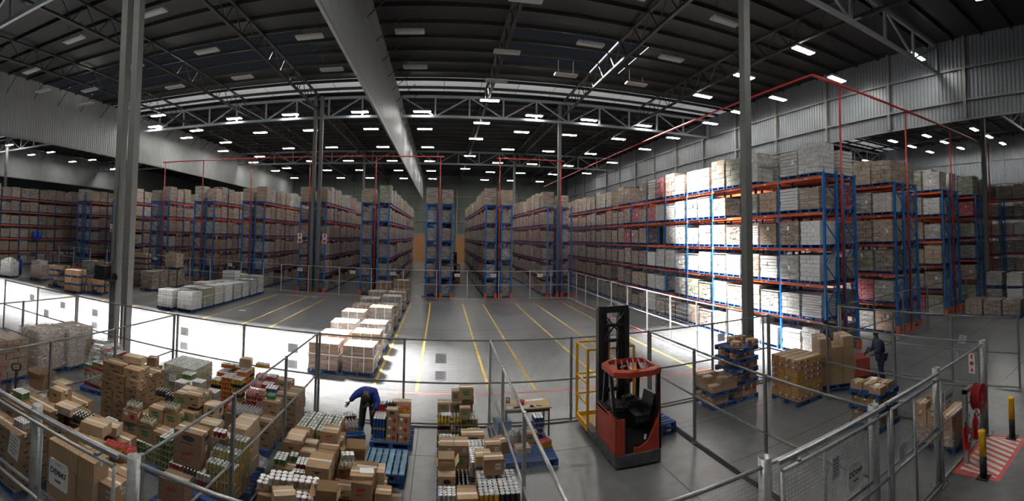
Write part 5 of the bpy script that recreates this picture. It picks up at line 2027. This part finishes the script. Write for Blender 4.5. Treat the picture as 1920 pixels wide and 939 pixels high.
pile('film banded load at the right', 9.63, 4.82, 3, 3, .30, .34, .235, [[3, 3, 3]] * 3, .146, 'red', 'k', 'fl', jit=.006)
film('clear film band around the load at the right', 10.08, 5.33, .16, .94, 1.06, .42, top=False, m='film2', seed=21)
pack('dark green bottles heaped on the film banded load', 9.92, 5.35, .855, 'cap', 5, 4, .036, .16, .4)
carton('loose tan carton behind the green bottles on the banded load', 10.2, 5.55, .855, .36, .34, .24, .2, '', 'k')
carton('second loose carton behind the green bottles', 9.86, 5.72, .855, .34, .3, .16, .1, '', 'k')
# goods at the foot of the sunlit rack are part of its floor level loads

# ------------------------------------------------------------------ reach truck and picking cage


def reach_truck(label, x, y, rz=0., group=None, lite=False):
    t = thing('reach_truck', label, 'forklift', (x, y, 0), rz, group)
    b = MB()                                       # low black skirt round the body
    out = [(-.56, 0), (.50, -.06), (.575, .04), (.575, 1.35), (-.575, 1.35), (-.575, .05)]
    k = len(b.v)
    for z in (.05, .30):
        b.v += [(p[0], p[1], z) for p in out]
    n = len(out)
    for i in range(n):
        j = (i + 1) % n
        b.f.append((i, j, n + j, n + i))
    b.f.append(tuple(range(n, 2 * n)))
    b.f.append(tuple(range(n))[::-1])
    b.m += [0] * (n + 2)
    b.sm += [False] * (n + 2)
    put('skirt', (b, M['skirt']), t)
    b = MB()                                       # red body panels
    b.box(-.55, .03, .30, -.50, 1.32, 1.08)
    b.box(-.55, .02, .30, -.34, .07, 1.08)
    b.box(-.55, 1.28, .30, .55, 1.34, 1.0)
    put('left_panel', (b, M['truck_red']), t)
    b = MB()
    for y0 in (.0,):
        b.face([(-.12, y0, .30), (.555, y0, .30), (.555, y0, 1.22), (.42, y0, .86), (.22, y0, .52), (.05, y0, .42), (-.12, y0, .42)])
        b.face([(-.12, y0 + .05, .30), (-.12, y0 + .05, .42), (.05, y0 + .05, .42), (.22, y0 + .05, .52), (.42, y0 + .05, .86), (.555, y0 + .05, 1.22), (.555, y0 + .05, .30)])
        e = [(-.12, .42), (.05, .42), (.22, .52), (.42, .86), (.555, 1.22)]
        for p, q in zip(e, e[1:]):
            b.face([(p[0], y0, p[1]), (p[0], y0 + .05, p[1]), (q[0], y0 + .05, q[1]), (q[0], y0, q[1])])
    put('rear_panel', (b, M['truck_red']), t)
    b = MB()
    b.box(.51, .0, .30, .56, 1.30, 1.05)
    b.box(.515, .02, 1.05, .56, .20, 2.06)
    put('right_panel', (b, M['truck_red']), t)
    b = MB()
    b.box(-.33, .06, .30, .50, 1.26, .62)
    b.box(.05, .45, .62, .50, 1.26, .92)
    b.box(-.48, .62, .62, .05, 1.27, .98)
    put('cockpit_tub', (b, M['truck_black']), t)
    b = MB()
    b.box(-.55, .62, 1.02, .0, 1.33, 1.07)
    b.box(-.53, .66, 1.07, -.02, 1.28, 1.11)
    for k in range(4):
        b.box(-.50 + k * .12, .70, 1.11, -.46 + k * .12, 1.24, 1.125)
    put('battery_cover', (b, M['truck_black']), t)
    s = MB()
    s.box(.0, .22, .86, .46, .72, .98)
    s.box(.02, .24, .98, .44, .70, 1.02)
    st_ = put('seat', (s, M['seat']), t)
    s = MB()
    s.obox((.42, .36, 1.24), (.12, .42, .52), 0, 0, Matrix.Rotation(.22, 3, 'Y') @ Matrix.Rotation(.2, 3, 'Z'))
    put('backrest', (s, M['seat']), st_)
    s = MB()
    s.obox((.22, .86, 1.10), (.44, .26, .16), .2)
    s.obox((.12, .92, 1.22), (.30, .16, .10), .3)
    for k in range(3):
        s.tube((.02 + .08 * k, .84, 1.18), (.0 + .08 * k, .82, 1.30), .012, 6)
        s.lathe([(0, -.02), (.02, -.01), (.02, .01), (0, .02)], (.0 + .08 * k, .82, 1.31), 8)
    put('control_console', (s, M['truck_black']), t)
    s = MB()
    for i in range(14):
        a, c = 2 * math.pi * i / 14, 2 * math.pi * (i + 1) / 14
        s.tube((-.12 + .14 * math.cos(a), .62 + .14 * math.sin(a), 1.17 + .03 * math.cos(a)), (-.12 + .14 * math.cos(c), .62 + .14 * math.sin(c), 1.17 + .03 * math.cos(c)), .014, 6)
    s.tube((-.12, .62, 1.05), (-.12, .62, 1.17), .03, 8)
    s.tube((-.25, .62, 1.16), (.01, .62, 1.18), .012, 6)
    put('steering_wheel', (s, M['truck_black']), t)
    s = MB()
    s.obox((.16, .02, .62), (.05, .012, .11), 0, 0, Matrix.Rotation(.15, 3, 'Y'))
    put('white_decal', (s, M['white']), t)
    # overhead guard
    zr = 2.06
    ring = [(-.60, .05), (-.30, -.10), (.30, -.12), (.57, .0), (.57, .95), (.35, 1.10), (-.35, 1.10), (-.60, .85)]
    g = MB()
    for (p, q) in zip(ring, ring[1:] + ring[:1]):
        ins = .10
        pi = (p[0] * .80, (p[1] - .5) * .78 + .5)
        qi = (q[0] * .80, (q[1] - .5) * .78 + .5)
        for zz, fl in ((zr, 0), (zr + .07, 1)):
            f4 = [(p[0], p[1], zz), (q[0], q[1], zz), (qi[0], qi[1], zz + .03 * fl), (pi[0], pi[1], zz + .03 * fl)]
            g.face(f4 if fl else f4[::-1])
        g.face([(p[0], p[1], zr), (q[0], q[1], zr), (q[0], q[1], zr + .07), (p[0], p[1], zr + .07)])
        g.face([(q[0], q[1], zr), (p[0], p[1], zr), (p[0] * .985, p[1], zr - .05), (q[0] * .985, q[1], zr - .05)])
        g.face([(qi[0], qi[1], zr), (pi[0], pi[1], zr), (pi[0], pi[1], zr + .10), (qi[0], qi[1], zr + .10)])
    gg = put('overhead_guard', (g, M['truck_red']), t)
    bb = MB()
    bb.bar((0, -.42, 0), (0, .46, 0), .035, .04)
    bbm = bb.mesh('guard_bar', [M['truck_red']])
    for k in range(6):
        o = put('guard_bar', bbm, gg, (-.36 + .15 * k, .5, zr + .07))
        o.rotation_euler = (0, 0, -.35)
    for nm, p, q in (('front_post', (-.44, .40, .98), (-.50, .52, zr)), ('rear_post', (.50, .06, 1.0), (.50, .04, zr)), ('far_post', (.45, 1.1, 1.0), (.45, 1.02, zr)), ('left_post', (-.42, 1.18, 1.0), (-.4, 1.05, zr))):
        b = MB()
        b.bar(p, q, .075, .075)
        put(nm, (b, M['truck_black']), t)
    b = MB()
    b.lathe([(.055, 0), (.055, .02), (.045, .02), (.045, .075), (.03, .09), (0, .09)], (-.10, .02, zr + .075), 14, ms=[1, 1, 0, 0, 0])
    put('beacon', (b, [M['amber'], M['truck_black']]), t)
    b = MB()
    b.obox((-.30, .22, zr + .13), (.20, .05, .03), .6)
    put('work_lamp', (b, M['galvd']), t)
    # straddle legs, wheels
    for s_ in (-1, 1):
        b = MB()
        x0, x1 = (-.585, -.40) if s_ < 0 else (.40, .585)
        b.box(x0, 1.2, .06, x1, 2.15, .22)
        b.box(x0, 1.2, .22, x1, 1.5, .28)
        put('straddle_leg', (b, M['skirt']), t)
        b = MB()
        b.lathe([(0, -.06), (.11, -.06), (.11, .06), (0, .06)], (s_ * .49, 1.98, .11), 16, axis='x')
        put('load_wheel', (b, M['rubber']), t)
    b = MB()
    b.lathe([(0, -.07), (.16, -.07), (.16, .07), (0, .07)], (-.15, .35, .16), 18, axis='x')
    put('drive_wheel', (b, M['rubber']), t)
    # mast
    for s_ in (-1, 1):
        b = MB()
        b.box(s_ * .36 - .065, 1.53, .12, s_ * .36 + .065, 1.75, 3.30)
        put('outer_mast_channel', (b, M['truck_black']), t)
        b = MB()
        b.box(s_ * .235 - .055, 1.58, .16, s_ * .235 + .055, 1.78, 3.36)
        put('inner_mast_channel', (b, M['truck_black']), t)
        b = MB()
        b.tube((s_ * .15, 1.62, .2), (s_ * .15, 1.62, 3.0), .03, 8)
        put('lift_cylinder', (b, M['truck_black']), t)
        b = MB()
        b.box(s_ * .10 - .012, 1.60, .3, s_ * .10 + .012, 1.62, 3.1)
        put('lift_chain', (b, M['galvd']), t)
    for nm, z0, z1, dp in (('top_crosshead', 3.20, 3.37, .14), ('upper_tie', 2.84, 2.92, .1), ('middle_tie', 2.45, 2.53, .12), ('lower_tie', 1.2, 1.3, .1), ('foot_tie', .14, .34, .16)):
        b = MB()
        b.box(-.41, 1.54, z0, .41, 1.54 + dp, z1)
        put(nm, (b, M['truck_black']), t)
    b = MB()
    b.bar((-.3, 1.54, 2.5), (.3, 1.54, 3.2), .05, .03)
    b.bar((.3, 1.54, 2.5), (-.3, 1.54, 3.2), .05, .03)
    put('mast_brace', (b, M['truck_black']), t)
    b = MB()
    pts = [(.05, 1.5, .9), (.08, 1.46, 1.5), (.04, 1.48, 2.2), (.1, 1.5, 2.8)]
    for p, q in zip(pts, pts[1:]):
        b.tube(p, q, .018, 6)
    put('hydraulic_hose', (b, M['rubber']), t)
    b = MB()
    b.box(-.38, 1.80, .30, .38, 1.86, .75)
    put('fork_carriage', (b, M['truck_black']), t)
    for s_ in (-.2, .2):
        b = MB()
        b.box(s_ - .05, 1.86, .075, s_ + .05, 2.70, .11)
        b.box(s_ - .05, 1.86, .075, s_ + .05, 1.90, .7)
        put('fork', (b, M['truck_black']), t)
    b = MB()
    b.obox((.28, 1.15, 1.62), (.16, .05, .22), .5)
    b.tube((.28, 1.15, 1.0), (.28, 1.15, 1.55), .012, 6)
    put('display', (b, M['truck_black']), t)
    return t


reach_truck('red reach truck with tall black mast parked before the yellow cage', 4.42, 9.56)
reach_truck('small distant forklift standing in the centre aisle between far racks', 1.5, 49.0, .1)
pc = thing('picking_cage', 'yellow man-riding picking cage in front of the reach truck mast', 'cage', (4.50, 11.99, 0))
W_, D_, H_ = 1.32, .96, 2.2
for sx in (-1, 1):
    for sy in (-1, 1):
        b = MB()
        b.box(sx * W_ / 2 - .03, sy * D_ / 2 - .03, .12, sx * W_ / 2 + .03, sy * D_ / 2 + .03, H_)
        put('corner_post', (b, M['cage_yellow']), pc)
for z, nm in ((H_, 'top_rail'), (1.32, 'hand_rail'), (.78, 'knee_rail')):
    for sx in (-1, 1):
        b = MB()
        b.box(sx * W_ / 2 - .022, -D_ / 2, z - .03, sx * W_ / 2 + .022, D_ / 2, z + .02)
        put(nm, (b, M['cage_yellow']), pc)
    if z == H_ or True:
        b = MB()
        b.box(-W_ / 2, D_ / 2 - .022, z - .03, W_ / 2, D_ / 2 + .022, z + .02)
        put(nm, (b, M['cage_yellow']), pc)
b = MB()
b.box(-W_ / 2, -D_ / 2 - .022, H_ - .03, W_ / 2, -D_ / 2 + .022, H_ + .02)
put('top_rail', (b, M['cage_yellow']), pc)
b = MB()
b.box(-W_ / 2, -D_ / 2, .115, W_ / 2, D_ / 2, .145)
put('floor_plate', (b, M['wood']), pc)
for sx in (-1, 1):
    b = MB()
    b.box(sx * W_ / 2 - .02, -D_ / 2, .10, sx * W_ / 2 + .02, D_ / 2, .26)
    put('toe_board', (b, M['cage_yellow']), pc)
b = MB()
b.box(-W_ / 2, D_ / 2 - .02, .10, W_ / 2, D_ / 2 + .02, .26)
put('toe_board', (b, M['cage_yellow']), pc)
b = MB()
b.box(-W_ / 2, -D_ / 2 - .02, .10, W_ / 2, -D_ / 2 + .02, .20)
put('toe_board', (b, M['cage_yellow']), pc)
b = MB()
for i in range(22):
    x = -.30 + .78 * i / 21
    b.tube((x, -D_ / 2, .25), (x, -D_ / 2, 2.15), .004, 3, caps=False, smooth=False)
for i in range(44):
    z = .25 + 1.9 * i / 43
    b.tube((-.30, -D_ / 2, z), (.48, -D_ / 2, z), .004, 3, caps=False, smooth=False)
stuff(put('guard_mesh', (b, M['truck_black']), pc))
b = MB()
b.tube((-.58, -.2, 1.3), (-.52, -.2, .16), .006, 5)
put('chain', (b, M['galvd']), pc)

# ------------------------------------------------------------------ powered pallet truck with driver and load in the aisle
pt = thing('powered_pallet_truck', 'red powered pallet truck with driver in the right aisle', 'pallet truck', (12.75, 9.75, 0), math.radians(150))
b = MB()
b.box(-.38, -.36, .06, .42, .36, .36)
put('chassis', (b, M['truck_black']), pt)
b = MB()
b.box(-.1, -.36, .36, .40, .36, .95)
put('motor_housing', (b, M['truck_red']), pt)
b = MB()
b.tube((-.02, 0, .9), (-.22, 0, 1.2), .03, 8)
b.tube((-.22, -.18, 1.2), (-.22, .18, 1.2), .018, 8)
put('tiller', (b, M['truck_black']), pt)
for s in (-.2, .2):
    b = MB()
    b.box(.42, s - .08, .05, 1.7, s + .08, .10)
    put('fork', (b, M['truck_black']), pt)
    b = MB()
    b.lathe([(0, -.05), (.09, -.05), (.09, .05), (0, .05)], (0, s * 1.4, .09), 14, axis='y')
    put('wheel', (b, M['rubber']), pt)
pallet('blue pallet carried by the powered pallet truck', 11.8, 10.32, .11, math.radians(150), 1.2, 1.0)
rr_ = math.radians(150)
for k in range(5):
    for i in range(3):
        for j in range(2):
            lx, ly = -.4 + .4 * i, -.25 + .5 * j
            if k == 4 and i == 1:
                continue
            carton('carton carried by the pallet truck, %s, %s %s' % (TIER[k], ('near', 'far')[j], ('front', 'middle', 'rear')[i]), 11.8 + lx * math.cos(rr_) - ly * math.sin(rr_), 10.32 + lx * math.sin(rr_) + ly * math.cos(rr_),
                   .256 + .30 * k, .38, .47, .295, rr_, '', 'k' if k != 2 else 'd', tape=k == 4, group='cartons on the powered pallet truck')


# ------------------------------------------------------------------ people
def skin_mesh(name, verts, edges, radii, m, parent, root=0, sub=2):
    me = bpy.data.meshes.new(name)
    me.from_pydata(verts, edges, [])
    me.materials.append(m)
    o = put(name, me, parent)
    md = o.modifiers.new('skin', 'SKIN')
    md.use_smooth_shade = True
    sv = me.skin_vertices[0].data
    for i, r in enumerate(radii):
        sv[i].radius = r if isinstance(r, tuple) else (r, r)
        sv[i].use_root = (i == root)
    s = o.modifiers.new('sub', 'SUBSURF')
    s.levels = s.render_levels = sub
    return o


def person(label, x, y, rz, J, top, legs, group=None, tail=None):
    """J: joints in the body's frame; body faces -y. One continuous skin body, clothes over it, hands with five fingers"""
    t = thing('person', label, 'person', (x, y, 0), rz, group)
    names = ['pelvis', 'belly', 'chest', 'neck', 'head', 'crown', 'shL', 'elL', 'wrL', 'shR', 'elR', 'wrR', 'hipL', 'knL', 'anL', 'toL', 'hipR', 'knR', 'anR', 'toR']
    idx = {n: i for i, n in enumerate(names)}
    V = [J[n] for n in names]
    E = [('pelvis', 'belly'), ('belly', 'chest'), ('chest', 'neck'), ('neck', 'head'), ('head', 'crown'), ('chest', 'shL'), ('shL', 'elL'), ('elL', 'wrL'), ('chest', 'shR'), ('shR', 'elR'), ('elR', 'wrR'),
         ('pelvis', 'hipL'), ('hipL', 'knL'), ('knL', 'anL'), ('anL', 'toL'), ('pelvis', 'hipR'), ('hipR', 'knR'), ('knR', 'anR'), ('anR', 'toR')]
    Rr = dict(pelvis=.13, belly=.12, chest=.14, neck=.055, head=.095, crown=.075, shL=.07, elL=.042, wrL=.028, shR=.07, elR=.042, wrR=.028, hipL=.09, knL=.058, anL=.038, toL=.035, hipR=.09, knR=.058, anR=.038, toR=.035)
    skin_mesh('body', V, [(idx[a], idx[b]) for a, b in E], [Rr[n] for n in names], M['skin'], t)
    # jacket
    jn = ['pelvis', 'belly', 'chest', 'shL', 'elL', 'wrL', 'shR', 'elR', 'wrR']
    ji = {n: i for i, n in enumerate(jn)}
    mixp = lambda a, b, f: tuple(a[i] + (b[i] - a[i]) * f for i in range(3))
    JV = [J[n] for n in jn]
    JV[ji['wrL']] = mixp(J['elL'], J['wrL'], .86)
    JV[ji['wrR']] = mixp(J['elR'], J['wrR'], .86)
    skin_mesh('jacket', JV, [(ji[a], ji[b]) for a, b in (('pelvis', 'belly'), ('belly', 'chest'), ('chest', 'shL'), ('shL', 'elL'), ('elL', 'wrL'), ('chest', 'shR'), ('shR', 'elR'), ('elR', 'wrR'))],
              [.19, .19, .21, .12, .082, .06, .12, .082, .06], top, t)
    ln = ['pelvis', 'hipL', 'knL', 'anL', 'hipR', 'knR', 'anR']
    li = {n: i for i, n in enumerate(ln)}
    skin_mesh('trousers', [J[n] for n in ln], [(li[a], li[b]) for a, b in (('pelvis', 'hipL'), ('hipL', 'knL'), ('knL', 'anL'), ('pelvis', 'hipR'), ('hipR', 'knR'), ('knR', 'anR'))],
              [.175, .13, .10, .085, .13, .10, .085], legs, t)
    for s in 'LR':
        a, b_ = Vector(J['an' + s]), Vector(J['to' + s])
        q = MB()
        d = (b_ - a)
        ang = math.atan2(d.y, d.x)
        q.obox(((a.x + b_.x) / 2, (a.y + b_.y) / 2, .05), (.29, .10, .09), ang)
        q.obox((a.x, a.y, .09), (.12, .10, .12), ang)
        put('shoe', (q, M['black']), t)
        w, e = Vector(J['wr' + s]), Vector(J['el' + s])
        d = (w - e).normalized()
        u = d.cross(Vector((0, 1, 0)))
        u = (u if u.length > .1 else d.cross(Vector((1, 0, 0)))).normalized()
        n_ = d.cross(u)
        h = MB()
        p = w + d * .05
        h.tube(tuple(w), tuple(w + d * .09), .030, 8, r1=.038)
        for k, L in enumerate((.070, .080, .075, .058)):
            o_ = u * (-.030 + .02 * k)
            p0 = w + d * .085 + o_
            p1 = p0 + d * L * .55 + n_ * .008
            p2 = p1 + d * L * .40 + n_ * .024
            h.tube(tuple(p0), tuple(p1), .0095, 6)
            h.tube(tuple(p1), tuple(p2), .0085, 6, r1=.006)
        p0 = w + d * .03 - u * .03
        p1 = p0 - u * .032 + d * .035
        h.tube(tuple(p0), tuple(p1), .011, 6)
        h.tube(tuple(p1), tuple(p1 + d * .03), .010, 6, r1=.007)
        put('hand', (h, M['skin']), t)
    # hair cap, face
    c, hd = Vector(J['crown']), Vector(J['head'])
    d = (c - hd).normalized()
    mid = hd + d * .055
    q = MB()
    R3 = d.to_track_quat('Z', 'Y').to_matrix()
    ring = [(.0, .115), (.06, .095), (.095, .05), (.108, 0), (.104, -.03)]
    kk = MB()
    kk.lathe(ring, n=14)
    kk.v = [tuple(mid + R3 @ Vector(v)) for v in kk.v]
    put('hair', (kk, M['hair']), t)
    fdir = Vector(J['face'])
    fdir = (fdir - d * fdir.dot(d)).normalized()
    sd = d.cross(fdir)
    q = MB()
    base = hd + fdir * .088
    q.tube(tuple(base + d * .03), tuple(base + fdir * .025 - d * .005), .010, 6, r1=.014)
    put('nose', (q, M['skin']), t)
    for s in (-1, 1):
        q = MB()
        q.lathe([(0, -.01), (.011, 0), (0, .01)], tuple(hd + fdir * .086 + sd * s * .033 + d * .035), 8)
        put('eye', (q, M['white']), t)
        q = MB()
        q.tube(tuple(hd + sd * s * .09 - d * .02), tuple(hd + sd * s * .10 + d * .03), .014, 6)
        put('ear', (q, M['skin']), t)
    q = MB()
    q.tube(tuple(hd + fdir * .088 - sd * .025 - d * .035), tuple(hd + fdir * .088 + sd * .025 - d * .035), .007, 6)
    put('mouth', (q, M['hose']), t)
    if tail:
        tail(t)
    return t


def stand(dx=.0, lean=0., step=.12):
    return dict(pelvis=(0, 0, .93), belly=(0, -lean * .3, 1.10), chest=(0, -lean, 1.33), neck=(0, -lean * 1.2, 1.50), head=(0, -lean * 1.35 - .02, 1.62), crown=(0, -lean * 1.45 - .01, 1.70),
                shL=(.19, -lean, 1.40), elL=(.25, -.06 - lean, 1.12), wrL=(.22, -.26 - lean, 1.02), shR=(-.19, -lean, 1.40), elR=(-.25, -.06 - lean, 1.12), wrR=(-.22, -.26 - lean, 1.02),
                hipL=(.09, 0, .88), knL=(.10, -.04 - step * .3, .48), anL=(.10, -step * .5, .09), toL=(.11, -step * .5 - .17, .04), hipR=(-.09, 0, .88), knR=(-.10, .0, .48), anR=(-.10, step, .09), toR=(-.11, step - .17, .04), face=(0, -1, 0))


Jb = dict(pelvis=(0, .08, .86), belly=(0, -.03, 1.01), chest=(0, -.20, 1.12), neck=(.0, -.36, 1.11), head=(.0, -.46, 1.06), crown=(.0, -.53, 1.0),
          shL=(.19, -.24, 1.09), elL=(.30, -.28, .86), wrL=(.22, -.44, .72), shR=(-.19, -.24, 1.09), elR=(-.32, -.30, .98), wrR=(-.43, -.36, .84),
          hipL=(.10, .07, .82), knL=(.14, .0, .46), anL=(.15, .06, .09), toL=(.17, -.11, .04), hipR=(-.10, .07, .82), knR=(-.14, -.02, .46), anR=(-.16, .0, .09), toR=(-.18, -.17, .04), face=(0, -.5, -1))


def shirt_tail(t):
    b = MB()
    n = 12
    for k, (z, r) in enumerate(((.92, .178), (.80, .19), (.66, .20))):
        for i in range(n):
            a = 2 * math.pi * i / n
            b.v.append((r * math.cos(a) * 1.05, .06 + r * math.sin(a) * .85, z + .05 * math.cos(a) * (k == 2)))
    for k in range(2):
        for i in range(n):
            j = (i + 1) % n
            b.f.append((k * n + i, k * n + j, (k + 1) * n + j, (k + 1) * n + i))
            b.m.append(0)
            b.sm.append(True)
    put('shirt_tail', (b, M['palecloth']), t)


person('person in blue jacket and dark trousers stooping over the pallets', -1.83, 12.0, 0, Jb, M['bluecloth'], M['greycloth'], tail=shirt_tail)
person('person in dark navy overall and light trousers walking by the sunlit rack', 13.55, 12.3, math.radians(60), stand(lean=.05, step=.22), M['navycloth'], M['jeans'])
person('person in dark navy overall driving the red pallet truck', 13.28, 9.35, math.radians(240), stand(lean=.12, step=.1), M['navycloth'], M['navycloth'])
Jf = stand(lean=.25)
person('person in bright blue overall among the loads at the far left', -35.0, 26.7, .5, Jf, M['bluecloth'], M['bluecloth'])

# ------------------------------------------------------------------ odds and ends on the floor
for i, (x, y, w) in enumerate(((-12.3, 26.8, .4), (-17.2, 18.6, .3), (-9.9, 35.2, .3))):
    flat('scrap of white paper on the open floor, %s' % ('beside the white wrapped block', 'near the left fence', 'below the far fence')[i], x, y, .003, w, w * .7, .003, 'paper', .4, 'paper_scrap', 'paper')

# ------------------------------------------------------------------ leave out what no view from here can show; past 300 of a kind, join the smallest
from mathutils.bvhtree import BVHTree


def settle(names, limit=300):
    items = [o for o in COL.objects if o.parent is None and o.name.split('.')[0] in ('carton', 'tray_pack', 'open_carton', 'wrapped_load', 'pallet')]
    V, F, own = [], [], []
    box = {}
    kindof = [o.name.split('.')[0] for o in items]
    for n, o in enumerate(items):
        mw = Matrix.LocRotScale(o.location, o.rotation_euler, o.scale)
        pts = []
        for q in [o] + list(o.children):
            if q.type != 'MESH' or q.name.startswith(('tape', 'print', 'label')):
                continue
            m2 = mw if q is o else mw @ Matrix.LocRotScale(q.location, q.rotation_euler, q.scale)
            pts += [(m2, Vector(c)) for c in q.bound_box]
        inv = mw.inverted()
        loc = [inv @ (m2 @ c) for m2, c in pts]
        lo = Vector((min(c.x for c in loc), min(c.y for c in loc), min(c.z for c in loc)))
        hi = Vector((max(c.x for c in loc), max(c.y for c in loc), max(c.z for c in loc)))
        k = len(V)
        for q in ((0, 0, 0), (1, 0, 0), (1, 1, 0), (0, 1, 0), (0, 0, 1), (1, 0, 1), (1, 1, 1), (0, 1, 1)):
            V.append(mw @ Vector([(lo, hi)[q[i]][i] for i in range(3)]))
        for q in ((0, 3, 2, 1), (4, 5, 6, 7), (0, 1, 5, 4), (1, 2, 6, 5), (2, 3, 7, 6), (3, 0, 4, 7)):
            F.append(tuple(k + i for i in q))
            own.append(n)
        box[n] = (mw, lo, hi)
    tree = BVHTree.FromPolygons([tuple(v) for v in V], F, epsilon=0)
    eyes = [Vector((0, 0, CAM_H)), Vector((-1.2, 0, CAM_H)), Vector((1.2, 0, CAM_H))]
    score = {}
    for n, o in enumerate(items):
        if kindof[n] not in names:
            continue
        mw, lo, hi = box[n]
        seen = [0, 0, 0]
        for fa in range(6):
            ax, s = fa % 3, fa // 3
            for u in (.12, .5, .88):
                for v in (.12, .5, .88):
                    p = [0, 0, 0]
                    p[ax] = (lo, hi)[s][ax]
                    p[(ax + 1) % 3] = lo[(ax + 1) % 3] + (hi[(ax + 1) % 3] - lo[(ax + 1) % 3]) * u
                    p[(ax + 2) % 3] = lo[(ax + 2) % 3] + (hi[(ax + 2) % 3] - lo[(ax + 2) % 3]) * v
                    w = mw @ Vector(p)
                    for e in range(3):
                        d = w - eyes[e]
                        hit = tree.ray_cast(eyes[e], d.normalized(), d.length + .01)
                        if hit[2] is not None and own[hit[2]] == n:
                            seen[e] += 1
        size = (hi - lo).length / max(1, (mw.translation - eyes[0]).length)
        x, y = px(*(mw @ ((lo + hi) / 2)))
        if not (-60 < x < 1980 and y < 985):
            seen[0] = 0
        score[n] = (seen[0] * size * size, seen[1] + seen[2])
    gone = [n for n, s in score.items() if s[0] == 0 and s[1] == 0]
    for n in gone:
        for c in list(items[n].children):
            bpy.data.objects.remove(c)
        bpy.data.objects.remove(items[n])
    for nm in names:
        own_n = sorted([n for n in score if n not in gone and kindof[n] == nm], key=lambda n: -score[n][0])
        rest = own_n[limit:]
        if not rest:
            continue
        mats, jb = [], MB()
        for n in rest:
            o = items[n]
            for q in [o] + list(o.children):
                if q.type != 'MESH':
                    continue
                m2 = box[n][0] if q is o else box[n][0] @ Matrix.LocRotScale(q.location, q.rotation_euler, q.scale)
                k = len(jb.v)
                jb.v += [tuple(m2 @ v.co) for v in q.data.vertices]
                mi = []
                for sl in q.material_slots:
                    if sl.material not in mats:
                        mats.append(sl.material)
                    mi.append(mats.index(sl.material))
                for f_ in q.data.polygons:
                    jb.f.append(tuple(k + i for i in f_.vertices))
                    jb.m.append(mi[f_.material_index] if mi else 0)
                    jb.sm.append(f_.use_smooth)
        for n in rest:
            for c in list(items[n].children):
                bpy.data.objects.remove(c)
            bpy.data.objects.remove(items[n])
        o = put('packed_goods', (jb, mats), kind='stuff')
        tag(o, 'remaining half hidden %s deep inside the piles of the picking cages' % ('cartons' if nm == 'carton' else 'packs of tins and bottles'), 'goods')


settle(('carton', 'tray_pack'))
